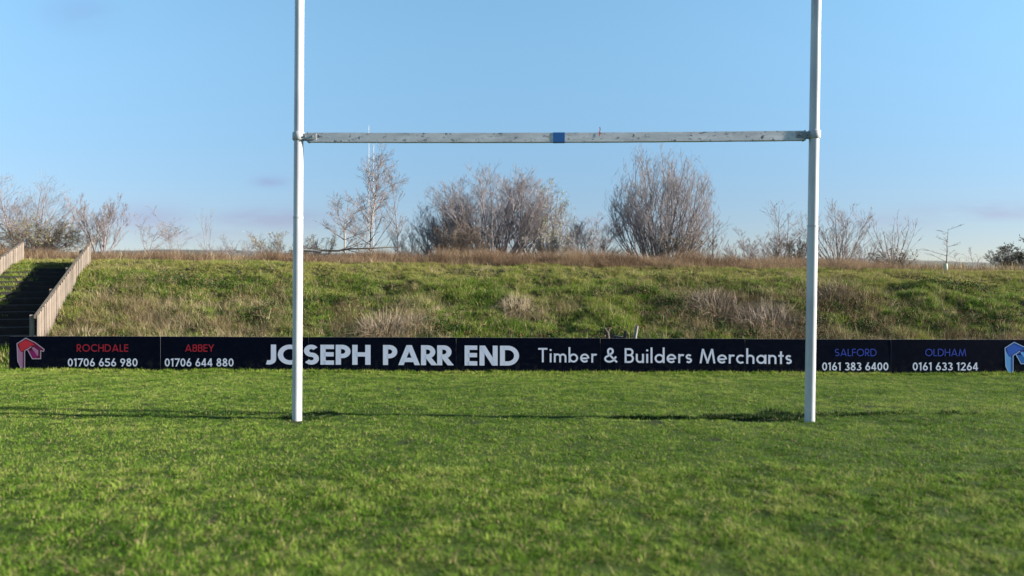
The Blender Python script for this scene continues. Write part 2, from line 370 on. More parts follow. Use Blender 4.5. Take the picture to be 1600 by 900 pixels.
def scatter(name, X, Y, scale, tint, variants, label, cat, sink=0.0, tilt=.12, zadd=0.0):
    n = len(X); Z = gz(X, Y) - sink + zadd
    me = bpy.data.meshes.new(name); me.vertices.add(n); me.vertices.foreach_set('co', np.stack([X, Y, Z], 1).astype(np.float32).ravel())
    rot = np.stack([rng.normal(0, tilt, n), rng.normal(0, tilt, n), rng.uniform(0, 6.283, n)], 1).astype(np.float32)
    for nm, ty, dat, f in (('rot', 'FLOAT_VECTOR', rot, 'vector'), ('scl', 'FLOAT', scale, 'value'), ('tint', 'FLOAT', tint, 'value'), ('pick', 'INT', rng.integers(0, len(variants), n), 'value')):
        at = me.attributes.new(nm, ty, 'POINT'); at.data.foreach_set(f, np.asarray(dat, dtype=(np.int32 if ty == 'INT' else np.float32)).ravel())
    o = link(name, me)
    g = bpy.data.node_groups.new(name + '_scatter', 'GeometryNodeTree')
    g.interface.new_socket('Geometry', in_out='INPUT', socket_type='NodeSocketGeometry'); g.interface.new_socket('Geometry', in_out='OUTPUT', socket_type='NodeSocketGeometry')
    gi = g.nodes.new('NodeGroupInput'); go = g.nodes.new('NodeGroupOutput'); jn = g.nodes.new('GeometryNodeJoinGeometry'); ip = g.nodes.new('GeometryNodeInstanceOnPoints')
    for vm in variants:
        vo = bpy.data.objects.new(vm.name, vm)
        oi = g.nodes.new('GeometryNodeObjectInfo'); oi.inputs['Object'].default_value = vo; oi.inputs['As Instance'].default_value = True
        g.links.new(oi.outputs['Geometry'], jn.inputs[0])
    def named(nm, ty):
        a = g.nodes.new('GeometryNodeInputNamedAttribute'); a.data_type = ty; a.inputs['Name'].default_value = nm
        return [s for s in a.outputs if s.enabled and s.name == 'Attribute'][0]
    mp = g.nodes.new('GeometryNodeMeshToPoints'); g.links.new(gi.outputs[0], mp.inputs[0])
    g.links.new(mp.outputs[0], ip.inputs['Points']); g.links.new(jn.outputs[0], ip.inputs['Instance']); ip.inputs['Pick Instance'].default_value = True
    g.links.new(named('pick', 'INT'), ip.inputs['Instance Index']); g.links.new(named('rot', 'FLOAT_VECTOR'), ip.inputs['Rotation']); g.links.new(named('scl', 'FLOAT'), ip.inputs['Scale'])
    g.links.new(ip.outputs[0], go.inputs[0])
    md = o.modifiers.new('scatter', 'NODES'); md.node_group = g
    return tag(o, label, cat, kind='stuff')

# --- stairs frame (needed for keeping grass off the steps)
DIR = Vector((-.352, .936)); NRM = Vector((-.936, -.352))      # up the stairs, and to their left
FOOT = Vector((-8.62, 13.30)); STW = 1.66
def st_coords(X, Y):
    dx, dy = X - FOOT.x, Y - FOOT.y
    return dx * DIR.x + dy * DIR.y, dx * NRM.x + dy * NRM.y     # along, across (0 = right fence)

def pts(n, x0, x1, y0, y1):
    return rng.uniform(x0, x1, n), rng.uniform(y0, y1, n)
# --- the pitch
def pitch_points(dens, y0, y1):
    x1 = .78 * y1 + 2.2
    n = int(dens * 2 * x1 * (y1 - y0)); X, Y = pts(n, -x1, x1, y0, y1)
    k = (np.abs(X) < .74 * Y + 1.8) & (Y < Yb(X) + .25); X, Y = X[k], Y[k]
    mk = mud_shade_mask(X, Y); k = rng.uniform(0, 1, len(X)) > mk * 1.05
    return X[k], Y[k]
def turf_tint(X, Y):
    a = fbm(X * .45, Y * .8, 40, 3); b = fbm(X * 2.2, Y * 2.8, 44, 3); c = fbm(X * 8, Y * 9, 46, 2)
    t_ = .51 + (a - .5) * .55 + (b - .5) * .7 + (c - .5) * .6 + rng.normal(0, .22, len(X))
    t_ = t_ + .10 * np.clip((Y - 9.5) / 2.5, 0, 1)
    # cooler, darker growth beside the goal line
    t_ -= .30 * np.exp(-((Y - goalY(X) - .1) / .35) ** 2) * np.clip((fbm(X * .5, X * 0 + 5, 50) - .3) * 2.5, 0, 1)
    return np.clip(t_, 0, 1)
tv = [blade_mesh('turf_tuft', M['turf'], 18, .044, .012, .032, .0042, 1.2) for _ in range(5)]
X, Y = pitch_points(620, 5.72, 12.8)
scatter('pitch_grass', X, Y, rng.uniform(.7, 1.25, len(X)), turf_tint(X, Y), tv, 'short green turf of the pitch round the goal posts', 'grass')
nv = [blade_mesh('near_turf_tuft', M['turf'], 22, .044, .012, .036, .0048, 1.5) for _ in range(5)]
X, Y = pitch_points(900, 2.2, 5.76)
big = fbm(X * 11, Y * 11, 60, 2); k_ = rng.uniform(0, 1, len(X)) < np.clip((big - .22) * 4, .30, 1); X, Y, big = X[k_], Y[k_], big[k_]
scatter('near_grass', X, Y, (.45 + 1.15 * big) + rng.uniform(-.15, .15, len(X)), np.clip(turf_tint(X, Y) + (big - .5) * .9 - .04, 0, 1), nv, 'longer coarse green turf nearest the viewer', 'grass')
# rank dark tufts in the scuffed sockets beside the posts; strips along the worn goal line also paint its shade band
sx, sy = [], []
for cx_, cy_, rx_, ry_, n_ in ((-2.13, 8.25, .13, .22, 190), (-2.42, 8.10, .05, .10, 40), (2.97, 8.25, .17, .26, 300), (2.45, 8.08, .36, .10, 260), (1.6, 8.05, .5, .04, 90), (3.6, 8.25, .5, .10, 120), (-3.6, 8.25, 1.0, .06, 110), (4.6, 8.3, .7, .10, 90)):
    a_ = rng.uniform(0, 6.283, n_); q_ = rng.uniform(.45, 1.1, n_); sx.append(cx_ + rx_ * q_ * np.cos(a_)); sy.append(cy_ + ry_ * q_ * np.sin(a_))
X, Y = np.concatenate(sx), np.concatenate(sy)
M['rank'] = grass_mat('rank_grass_blades', [(0, (.008, .022, .006)), (.6, (.020, .050, .012)), (1, (.045, .085, .020))], dry_amt=.03, transl=.12)
scatter('scuff_shade_turf', X, Y, rng.uniform(.6, 1.2, len(X)), np.clip(.45 + rng.normal(0, .25, len(X)), 0, 1), [blade_mesh('rank_tuft', M['rank'], 16, .04, .02, .05, .006, .9) for _ in range(3)], 'dark rank tufts in the scuffed turf beside the post feet and standing in for shade along the goal line', 'grass')
# fringe along the boards
n = 2600; X = rng.uniform(-11, 11, n); Y = Yb(X) - np.abs(rng.normal(0.05, .06, n)) - .02
scatter('board_fringe_grass', X, Y, rng.uniform(.5, 1.5, n), np.clip(turf_tint(X, Y) + .12, 0, 1),
        [blade_mesh('fringe_tuft', M['turf'], 14, .03, .025, .07, .006, .6) for _ in range(4)], 'uneven uncut grass along the foot of the boards', 'grass')

# --- the bank: masks in world coordinates
def E(X, Y, cx, cy, rx, ry): return np.exp(-(((X - cx) / rx) ** 2 + ((Y - cy) / ry) ** 2))
def bankT(X, Y): return (Y - Yb(X) - .30) / 6.0
def bpx(px, t_):                    # X of a photo column at bank fraction t
    Y_ = 12.345 + .3 + 6.0 * t_; return (px - 800) / F * Y_, Y_
def straw_mask(X, Y):
    t_ = bankT(X, Y); mk = 0
    for px, tc_, rx, rt, k in ((230, .22, 1.9, .24, .55), (150, .42, .8, .25, .45), (235, .42, .7, .10, .8), (340, .15, 1.0, .12, .8), (400, .5, .9, .12, .25), (605, .22, .75, .24, 1.0), (580, .36, .9, .12, .6), (655, .10, .5, .1, .6),
                               (1150, .42, 1.1, .15, 1.0), (1225, .26, 1.0, .24, 1.0), (1310, .46, .8, .16, .9), (1390, .10, 1.2, .12, .75), (1480, .06, 1.6, .10, .9), (1585, .08, .8, .2, .7),
                               (1090, .28, .5, .1, .6), (820, .40, .5, .09, .8), (860, .42, .5, .06, .5)):
        cx, cy = bpx(px, tc_); mk = np.maximum(mk, k * E(X, Y, cx, cy, rx, rt * 6))
    return mk
def dark_mask(X, Y):
    mk = 0
    for px, tc_, rx, rt in ((270, .72, .7, .06), (330, .70, .5, .06), (345, .12, .3, .05), (175, .15, .3, .06), (690, .24, .45, .06), (870, .17, .3, .04), (950, .55, .35, .03), (1010, .58, .5, .03), (1075, .34, .4, .12), (1130, .27, .6, .07), (1190, .20, .7, .06),
                            (1300, .40, .55, .05), (1380, .30, .5, .05), (1270, .3, .4, .1), (1350, .26, .6, .04), (420, .42, .3, .1), (505, .5, .6, .04), (540, .12, .3, .06), (960, .2, .5, .04), (1500, .62, .8, .04), (1545, .3, .5, .04)):
        cx, cy = bpx(px, tc_); mk = np.maximum(mk, E(X, Y, cx, cy, rx, rt * 6))
    return mk
XB = 15.5
n = 58000; X = rng.uniform(-XB, XB, n); Y = Yb(X) + .17 + rng.uniform(0, 1, n) ** .8 * 6.35
al, ac = st_coords(X, Y); keep = ~((ac > -.03) & (ac < STW - .02) & (al > .62) & (al < 5.65))
keep &= (np.abs(X) < .80 * Y + 1.5)
sm = straw_mask(X, Y); dm = dark_mask(X, Y); keep &= rng.uniform(0, 1, n) > np.maximum(.90 * sm, .85 * dm)
X, Y = X[keep], Y[keep]; T = bankT(X, Y)
lump = fbm(X * 1.6, Y * 1.6, 70, 3)
top = np.clip((T - .68) / .12, 0, 1)
tint = .50 + (lump - .5) * .8 + (fbm(X * 5, Y * 5, 72, 2) - .5) * .5 + rng.normal(0, .12, len(X)) + top * .42 + .12 * straw_mask(X, Y) - .28 * dark_mask(X, Y)
sc = (.60 + .8 * fbm(X * 1.9, Y * 1.9, 75, 2)) * (1 - .38 * top) * rng.uniform(.7, 1.25, len(X))
rv = [blade_mesh('rough_tuft', M['rough'], 22, .085, .045, .115, .0075, .85, seg=2) for _ in range(6)]
scatter('bank_grass', X, Y, sc, np.clip(tint, 0, 1), rv, 'rough uneven green grass covering the bank', 'grass')
# dead straw stems
n = 60000; X = rng.uniform(-XB, XB, n); Y = Yb(X) + .22 + rng.uniform(0, 1, n) * 6.0
al, ac = st_coords(X, Y); keep = ~((ac > -.12) & (ac < STW + .15) & (al > -.6) & (al < 6.4))
sm = straw_mask(X, Y) * np.clip((fbm(X * 1.8, Y * 1.8, 80, 3) - .25) * 3.0, .15, 1.5); T = bankT(X, Y)
keep &= Y > Yb(X) + .34
keep &= rng.uniform(0, 1, n) < np.clip(sm * 1.5 + .03 + .06 * (fbm(X * 1.2, Y * 1.2, 82) > .62) * (T < .7), 0, 1)
X, Y = X[keep], Y[keep]
tint = .50 + (fbm(X * 1.1, Y * 1.1, 84) - .5) * .9 + rng.normal(0, .16, len(X)) - .22 * np.clip((X - 2.5) / 1.5, 0, 1) * (bankT(X, Y) > .1)
dv = [blade_mesh('straw_tuft', M['straw'], 15, .08, .09, .30, .0055, .70, seg=3) for _ in range(6)]
scatter('bank_straw', X, Y, rng.uniform(.55, 1.15, len(X)), np.clip(tint, 0, 1), dv, 'dead straw stems matted over patches of the bank', 'dry grass', tilt=.25)
# low brambles in the dark hollows
n = 30000; X = rng.uniform(-XB, XB, n); Y = Yb(X) + .2 + rng.uniform(0, 1, n) * 5.6
al, ac = st_coords(X, Y); keep = ~((ac > -.2) & (ac < STW + .2) & (al > -.6) & (al < 6.4))
keep &= rng.uniform(0, 1, n) < np.clip(dark_mask(X, Y) * .95 + .12 * (fbm(X * 1.5, Y * 1.5, 90) > .60), 0, 1) * (bankT(X, Y) < .82)
X, Y = X[keep], Y[keep]
scatter('bank_brambles', X, Y, rng.uniform(.6, 1.3, len(X)), np.clip(.5 + (fbm(X, Y, 92) - .5) + rng.normal(0, .15, len(X)), 0, 1),
        [leaf_tuft('bramble_tuft', M['bramble'], 26, .07, .05, .018) for _ in range(4)], 'dark leafy ground cover in hollows of the bank', 'brambles')
# tall rusty grass behind the crest
n = 30000; X = rng.uniform(-22, 22, n); e_ = rng.exponential(1.4, n); Y = Yb(X) + 6.05 + e_
dens = np.interp(X, [-22, -13, -11, -9.5, -5, 0, 6, 9.5, 10.5, 22], [1, 1, .9, .9, .8, 1, .9, .7, .22, .12])
keep = (e_ < 7) & (rng.uniform(0, 1, n) < dens * np.clip((fbm(X * .8, Y * .8, 95) - .30) * 3.2, .06, 1)); al, ac = st_coords(X, Y)
keep &= ~((ac > -.0) & (ac < STW) & (al < 6.6)); X, Y = X[keep], Y[keep]
hgt = np.interp(X, [-22, -9, -5, 0, 6, 10, 12, 22], [.85, .64, .62, .86, .66, .54, .30, .26]) * (.35 + 1.1 * fbm(X * 1.3, Y * 1.3, 97))
hgt *= np.clip((Y - Yb(X) - 5.75) / 1.1, .35, 1)
scatter('crest_dry_grass', X, Y, hgt * rng.uniform(.8, 1.2, len(X)), np.clip(.46 + (fbm(X * .7, Y * .7, 99) - .5) * 1.1 + rng.normal(0, .14, len(X)), 0, 1),
        [blade_mesh('rust_tuft', M['rust'], 18, .13, .35, .72, .007, .40, seg=3) for _ in range(6)], 'tall rusty dry grass standing along the crest of the bank', 'dry grass')
# rough cover on the plateau beyond
n = 16000; X = rng.uniform(-30, 30, n); Y = 20.5 + rng.uniform(0, 1, n) ** 1.4 * 24
scatter('plateau_grass', X, Y, rng.uniform(.9, 1.9, n), np.clip(.5 + rng.normal(0, .2, n), 0, 1), [blade_mesh('plateau_tuft', M['straw'], 16, .16, .10, .26, .012, .5) for _ in range(3)],
        'low straw coloured grass on the level ground beyond the crest', 'dry grass')

# --- tussocks that stand out one by one
def tussock(px, py_base, t_, r_, h_, nb, mat, label, group=None, tint=None):
    Y_ = 12.345 + .3 + 6 * t_; X_ = (px - 800) / F * Y_; Y_ = float(Yb(X_)) + .3 + 6 * t_; X_ = (px - 800) / F * Y_
    V_, F_, A_ = blade_arrays(nb, r_, h_ * .45, h_, .0070, .95, seg=3)
    rad = np.hypot(V_[:, 0], V_[:, 1]); V_[:, 2] *= np.clip(1.25 - .6 * rad / (r_ * 1.5), .35, 1.2)
    V_[:, 1] = np.maximum(V_[:, 1], Yb(V_[:, 0] + X_) + .10 - Y_ + .05 * rng.uniform(0, 1, len(V_)))
    V_[:, 2] += gz(V_[:, 0] + X_, V_[:, 1] + Y_) - gz1(X_, Y_) - .02
    me = mesh_np('tussock', V_, F_); at = me.attributes.new('blade', 'FLOAT', 'POINT'); at.data.foreach_set('value', A_.astype(np.float32))
    o = link('tussock', me, mats=[mat]); o.location = (X_, Y_, gz1(X_, Y_)); return tag(o, label, 'tussock', group)
M['straw_solo'] = leafm('pale_straw', (.20, .15, .09), (.36, .28, .17))
M['fawn_solo'] = leafm('fawn_straw', (.14, .10, .062), (.29, .22, .14))
M['brown_solo'] = leafm('brown_dead_stems', (.085, .056, .038), (.19, .135, .09))
G = 'dead tussocks standing out on the bank'
tussock(808, 490, .40, .26, .52, 420, M['straw_solo'], 'round pale dry tussock alone in the green middle of the bank', G)
tussock(600, 522, .24, .42, .62, 620, M['fawn_solo'], 'wide fawn tussock of bent stems above the PARR lettering side of the board', G)['label'] = 'wide fawn tussock of bent stems rising behind the big bold lettering'
tussock(642, 505, .26, .22, .50, 260, M['fawn_solo'], 'narrow upright fawn tussock just right of the wide fawn one', G)
tussock(1120, 490, .42, .50, .55, 700, M['brown_solo'], 'broad brown dead clump on the left of the dark patch near the right post', G)
tussock(1200, 510, .30, .55, .62, 760, M['brown_solo'], 'brown dead clump touching the left side of the right post', G)
tussock(1300, 460, .52, .30, .42, 320, M['brown_solo'], 'brown dead clump high on the bank just right of the right post', G)
tussock(130, 500, .16, .26, .38, 260, M['straw_solo'], 'pale straw tussock against the foot of the stair fence', G)

# ------------------------------------------------------------------ tubes
def frames(P):
    d = P[:, -1] - P[:, 0]; d /= np.linalg.norm(d, axis=1)[:, None] + 1e-9
    ref = np.where(np.abs(d[:, 2:3]) > .9, np.array([[1., 0, 0]]), np.array([[0, 0, 1.]]))
    u_ = np.cross(d, ref); u_ /= np.linalg.norm(u_, axis=1)[:, None]; return u_, np.cross(d, u_)
def tubes(P, Rr, sides=3):
    """(n,k,3) polylines with (n,k) radii -> verts, quads"""
    n, k, _ = P.shape; u_, v_ = frames(P)
    a = np.arange(sides) * 2 * np.pi / sides
    ring = u_[:, None, :] * np.cos(a)[None, :, None] + v_[:, None, :] * np.sin(a)[None, :, None]      # n,s,3
    V_ = P[:, :, None, :] + ring[:, None, :, :] * Rr[:, :, None, None]
    V_ = V_.reshape(-1, 3)
    b0 = (np.arange(n) * k * sides)[:, None, None] + (np.arange(k - 1) * sides)[None, :, None]; s = np.arange(sides)[None, None, :]; s2 = (s + 1) % sides
    F_ = np.stack([b0 + s, b0 + s2, b0 + sides + s2, b0 + sides + s], -1).reshape(-1, 4)
    return V_, F_
def grow(P, Rr, Ln, kids, tmin, ang, ratio, upb, k, rmin, rs, taper=.35, flat_=1.0):
    n = len(P); m = n * kids; pi = np.repeat(np.arange(n), kids)
    t_ = tmin + (.97 - tmin) * rs.uniform(0, 1, m) ** .85
    K = P.shape[1]; f = t_ * (K - 1); i = np.minimum(f.astype(int), K - 2); fr = (f - i)[:, None]
    A = P[pi, i]; B = P[pi, i + 1]; p0 = A * (1 - fr) + B * fr; tan = B - A; tan /= np.linalg.norm(tan, axis=1)[:, None] + 1e-9
    r0 = (Rr[pi, i] * (1 - fr[:, 0]) + Rr[pi, i + 1] * fr[:, 0])
    rnd = rs.normal(0, 1, (m, 3)); rnd[:, 2] *= flat_; perp = rnd - (rnd * tan).sum(1)[:, None] * tan; perp /= np.linalg.norm(perp, axis=1)[:, None] + 1e-9
    an = ang * rs.uniform(.6, 1.35, m)[:, None]
    d = tan * np.cos(an) + perp * np.sin(an)
    ln = Ln[pi] * ratio * (1.2 - .55 * t_) * rs.uniform(.55, 1.25, m)
    Q = [p0]; st = ln / (k - 1)
    for j in range(k - 1):
        d = d + np.array([[0, 0, upb]]) + rs.normal(0, .065, (m, 3)); d /= np.linalg.norm(d, axis=1)[:, None]
        Q.append(Q[-1] + d * st[:, None])
    Q = np.stack(Q, 1); rr = np.maximum(np.minimum(r0 * .55, ln * .013 + rmin), rmin)
    RR = rr[:, None] * np.linspace(1, taper, k)[None, :]; RR = np.maximum(RR, rmin * .8)
    return Q, RR, ln
def tree(name, px, Y0, py_top, width_px, label, cat='tree', stems=1, spread=.3, clear=.25, levels=None, mats=('bark_grey', 'bark_pink'), r0=.05, seed=1, leaves=None, lean=0.0,
         group='bare trees and bushes beyond the crest', rmin=.0034, env=None, part='stem', upb=.10, base_sink=0.05, stem_r=.0):
    rs = np.random.default_rng(seed); X0 = (px - 800) / F * Y0
    zb = gz1(X0, Y0); H = EYE + (450 - py_top) / F * Y0 - zb; Wd = width_px / F * Y0
    # stems
    k = 9; az = np.arange(stems) * 2.399 + rs.uniform(0, 6); sp = spread * (rs.uniform(.15, 1, stems) ** .8 if stems > 1 else np.array([lean]))
    if stems > 1 and spread > .55: sp = spread * np.sqrt((np.arange(stems) + .5) / stems) * rs.uniform(.85, 1.1, stems)
    d = np.stack([np.sin(sp) * np.cos(az), np.sin(sp) * np.sin(az), np.cos(sp)], 1)
    if env is not None: sp = spread * np.sqrt((np.arange(stems) + .5) / stems) * rs.uniform(.85, 1.1, stems); d = np.stack([np.sin(sp) * np.cos(az), np.sin(sp) * np.sin(az), np.cos(sp)], 1)
    ln = rs.uniform(.8, 1.0, stems) if stems > 1 else np.ones(1)
    if env is not None: ln = ln * (1.0 - .22 * (sp / spread) ** 2)
    sr = stem_r * (sp / spread) if stems > 1 else stem_r * np.ones(1)
    Q = [np.stack([sr * np.cos(az), sr * np.sin(az), 0 * az], 1)]
    for j in range(k - 1):
        d = d + np.array([[0, 0, upb * .8]]) + rs.normal(0, .05, (stems, 3)); d /= np.linalg.norm(d, axis=1)[:, None]
        Q.append(Q[-1] + d * (ln / (k - 1))[:, None])
    P = np.stack(Q, 1); Rr = r0 * .68 / H * np.linspace(1, .2, k)[None, :] * rs.uniform(.7, 1.15, stems)[:, None]
    lv = [(P, Rr, ln)]
    for (kids, tmin, ang, ratio, kk) in (levels or [(7, clear, .6, .5, 6), (6, .15, .6, .5, 4), (5, .15, .6, .5, 3)]):
        a, b_, c_ = lv[-1]; lv.append(grow(a, b_, c_, kids, tmin, ang, ratio, upb, kk, rmin / H, rs))
    allp = np.concatenate([q[0].reshape(-1, 3) for q in lv])
    zt = np.percentile(allp[:, 2], 99.7); xw = np.percentile(allp[:, 0], 98.5) - np.percentile(allp[:, 0], 1.5)
    xc = (np.percentile(allp[:, 0], 98.5) + np.percentile(allp[:, 0], 1.5)) / 2 * 0
    fw = 1.0 if env is None else 1.18
    scl = np.array([Wd * fw / xw, Wd * fw / xw, H * (1.0 if env is None else 1.04) / zt])
    root = empty(name, (X0, Y0, zb - base_sink), label, cat, group)
    P0, R0, _ = lv[0]
    for s in range(stems):
        q = P0[s] * scl; kq = len(q)
        if env is not None:
            e = (np.hypot(q[:, 0], q[:, 1]) / (Wd * .5 * env[2])) ** 2 + ((q[:, 2] - env[0] * H) / (env[1] * H)) ** 2
            bad = np.nonzero((e > 1.0) & (q[:, 2] > .25 * H))[0]; kq = max(4, int(bad[0])) if len(bad) else kq
        rq = R0[s, :kq] * H * np.linspace(1, .35 if kq < len(q) else 1, kq)
        V_, F_ = tubes(q[None, :kq], rq[None], 6)
        link('trunk' if stems == 1 else part, mesh_np('stem', V_, F_, True), root, [M[mats[0]]])
    def keep_in(q, f=1.0):
        if env is None: return np.ones(len(q), bool)
        t_ = q[:, -1] * scl; cz, rz, bw = env
        e = (np.hypot(t_[:, 0], t_[:, 1]) / (Wd * .5 * bw)) ** 2 + ((t_[:, 2] - cz * H) / (rz * H)) ** 2
        return e < 1.0 + .22 * rs.uniform(-1, 1, len(q))
    Vs, Fs, off = [], [], 0
    for i, (a, b_, c_) in enumerate(lv[1:]):
        if env is not None:
            kk_ = keep_in(a); a, b_ = a[kk_], b_[kk_]
            lv[i + 1] = (a, b_, c_[kk_])
        V_, F_ = tubes(a * scl, b_ * H, 4 if i == 0 else 3); Vs.append(V_); Fs.append(F_ + off); off += len(V_)
    link('crown', mesh_np('crown', np.concatenate(Vs), np.concatenate(Fs)), root, [M[mats[1]]])
    if leaves:
        cnt, size, mk, sel = leaves
        tips = (lv[-1][0][:, -1] * scl); tips = np.concatenate([tips, lv[-1][0][:, 1] * scl]); j = rs.integers(0, len(tips), cnt * 3); c = tips[j] + rs.normal(0, .04, (cnt * 3, 3))
        c = c[sel(c, Wd, H)][:cnt]; n_ = len(c)
        u_ = rs.normal(0, 1, (n_, 3)); u_ /= np.linalg.norm(u_, axis=1)[:, None]; v_ = np.cross(u_, rs.normal(0, 1, (n_, 3))); v_ /= np.linalg.norm(v_, axis=1)[:, None]
        s = size * rs.uniform(.6, 1.4, n_)[:, None]
        V_ = np.stack([c - u_ * s, c + v_ * s * .6, c + u_ * s, c - v_ * s * .6], 1).reshape(-1, 3)
        link('foliage', mesh_np('foliage', V_, np.arange(4 * n_).reshape(-1, 4)), root, [M[mk]])
    return root

ALL = lambda c, w_, h_: np.ones(len(c), bool)
VASE = [(10, .15, .36, .42, 6), (6, .2, .40, .50, 5), (4, .25, .40, .55, 3)]
OPEN = [(8, .15, .40, .45, 6), (5, .2, .42, .50, 4), (3, .25, .42, .55, 3)]
DOME = [(10, .12, .42, .42, 6), (7, .15, .44, .50, 5), (6, .2, .44, .52, 4)]
# far left
tree('bare_tree', 45, 25.5, 266, 185, 'big fan shaped bare tree at the far left behind the stair fences', stems=18, spread=.8, env=(.35, .66, 1.05), levels=[(10, .2, .38, .42, 6), (6, .2, .4, .5, 5), (4, .2, .4, .55, 3)], r0=.05, seed=11, mats=('bark_grey', 'bark_grey'))
tree('bramble_mound', 58, 23.6, 336, 126, 'rounded brown thicket with olive leaves at the head of the stairs', 'thicket', stems=22, spread=1.15, levels=[(9, .1, .6, .5, 5), (7, .1, .7, .5, 4), (4, .1, .7, .5, 3)], r0=.02, seed=12,
     mats=('bark_brown', 'bark_brown'), leaves=(1500, .026, 'olive', lambda c, w_, h_: (c[:, 0] > -.1 * w_) & (c[:, 2] > .35 * h_)), upb=.04)
tree('bramble_mound', -35, 24.2, 352, 150, 'low brown thicket cut off by the left edge of the view', 'thicket', stems=16, spread=1.15, levels=[(9, .1, .6, .5, 5), (6, .1, .7, .5, 4), (4, .1, .7, .5, 3)], r0=.02, seed=13, mats=('bark_brown', 'bark_brown'), upb=.04)
tree('bare_bush', 158, 23.5, 302, 78, 'small vase shaped bare bush right of the stair head', 'bush', stems=9, spread=.62, levels=VASE, r0=.035, seed=14)
tree('sapling', 229, 25.0, 318, 58, 'sparse crooked sapling against a lilac cloud left of the left post', stems=2, spread=.2, levels=OPEN, r0=.028, seed=15)
tree('sapling', 280, 27.0, 342, 50, 'faint low sapling in the middle of three thin ones left of the left post', stems=3, spread=.45, levels=OPEN, r0=.02, seed=16, mats=('bark_pink', 'bark_pink'))
tree('sapling', 325, 27.0, 322, 32, 'faint upright sapling rightmost of three thin ones left of the left post', stems=3, spread=.14, levels=[(6, .15, .35, .3, 4), (4, .2, .5, .4, 3)], r0=.018, seed=17, mats=('bark_pink', 'bark_pink'))
tree('low_bush', 438, 27.0, 356, 90, 'low grey green bush in front of the sky just left of the left post', 'bush', stems=9, spread=.95, levels=VASE, r0=.025, seed=18, leaves=(500, .022, 'buds', ALL))
tree('low_bush', 497, 27.0, 360, 60, 'low grey green bush just right of the left post', 'bush', stems=7, spread=.9, levels=VASE, r0=.025, seed=19, leaves=(350, .022, 'buds', ALL))
# group right of the left post
tree('small_tree', 537, 21.8, 300, 78, 'small pale stemmed tree with spreading crown right of the left post', stems=1, clear=.3, levels=[(20, .28, .75, .40, 6), (9, .2, .5, .45, 4), (4, .2, .5, .5, 3)], r0=.05, seed=21, mats=('bark_pale', 'bark_pink'), upb=.07)
tree('birch', 581, 22.3, 224, 84, 'tall slender birch reaching up to the crossbar', stems=1, levels=[(40, .12, .58, .32, 6), (9, .15, .45, .45, 4), (4, .2, .45, .5, 3)], r0=.055, seed=22, mats=('bark_pale', 'bark_pink'), upb=.06, rmin=.0036)
tree('birch', 568, 23.6, 300, 60, 'shorter twiggy birch close against the tall slender one', stems=2, spread=.12, levels=[(14, .15, .55, .34, 5), (6, .15, .5, .42, 4), (3, .2, .5, .45, 3)], r0=.035, seed=23, mats=('bark_grey', 'bark_pink'))
tree('thin_tree', 622, 22.8, 250, 44, 'thin straight bare tree like a whip right of the tall birch', stems=1, levels=[(30, .08, .6, .22, 5), (6, .15, .5, .45, 4), (3, .2, .5, .45, 3)], r0=.035, seed=24, mats=('bark_grey', 'bark_pink'))
# dome
tree('bare_tree', 704, 27.5, 294, 128, 'left hand tree of the domed group with branches sweeping out left', stems=16, spread=.75, levels=DOME, env=(.42, .58, 1.05), stem_r=.10, r0=.075, seed=31, mats=('bark_grey', 'bark_grey'), rmin=.0042)
tree('bare_tree', 772, 27.0, 250, 225, 'tallest middle tree of the domed group with many grey stems', stems=34, spread=.72, levels=DOME, env=(.45, .56, 1.05), stem_r=.12, r0=.08, seed=32, mats=('bark_grey', 'bark_grey'), rmin=.0042)
tree('budding_tree', 838, 26.5, 276, 124, 'right hand tree of the domed group tinged yellow green with buds', stems=16, spread=.55, levels=DOME, env=(.42, .58, 1.05), stem_r=.10, r0=.065, seed=33, mats=('bark_grey', 'bark_grey'), leaves=(1900, .020, 'buds', lambda c, w_, h_: (c[:, 0] > .05 * w_) & (c[:, 2] > .3 * h_)), rmin=.0042)
tree('bramble_mound', 722, 24.0, 342, 84, 'rounded brown thicket in front of the domed group', 'thicket', stems=18, spread=.95, levels=[(9, .1, .6, .5, 5), (7, .1, .7, .5, 4), (4, .1, .7, .5, 3)], r0=.02, seed=34, mats=('bark_brown', 'bark_brown'), leaves=(1300, .022, 'brownleaf', ALL), upb=.05)
tree('bramble_mound', 858, 24.5, 350, 70, 'low olive thicket at the right foot of the domed group', 'thicket', stems=12, spread=.95, levels=VASE, r0=.02, seed=35, mats=('bark_brown', 'bark_grey'), leaves=(700, .022, 'buds', ALL))
tree('bare_bush', 922, 24.5, 330, 88, 'loose bare bush between the domed group and the tall upright bush', 'bush', stems=10, spread=.72, levels=VASE, r0=.03, seed=36, mats=('bark_grey', 'bark_pink'))
tree('dark_bush', 948, 23.0, 376, 70, 'low tangle of dark arching branches left of the tall upright bush', 'bush', stems=7, spread=1.1, levels=OPEN, r0=.035, seed=37, mats=('bark_dark', 'bark_dark'), upb=.02)
tree('upright_bush', 1033, 22.6, 222, 165, 'tall dense upright bare bush standing alone under the crossbar', 'bush', stems=46, spread=.52, env=(.44, .58, 1.02), levels=[(11, .05, .30, .36, 6), (6, .15, .34, .50, 5), (4, .2, .36, .55, 3)], r0=.045, seed=88, mats=('bark_grey', 'bark_grey'), rmin=.0034, upb=.12, stem_r=.10)
tree('bramble_mound', 1052, 22.0, 352, 90, 'olive brown thicket inside the right foot of the tall upright bush', 'thicket', stems=10, spread=.8, levels=VASE, r0=.02, seed=39, mats=('bark_brown', 'bark_brown'), leaves=(500, .02, 'olive', ALL))
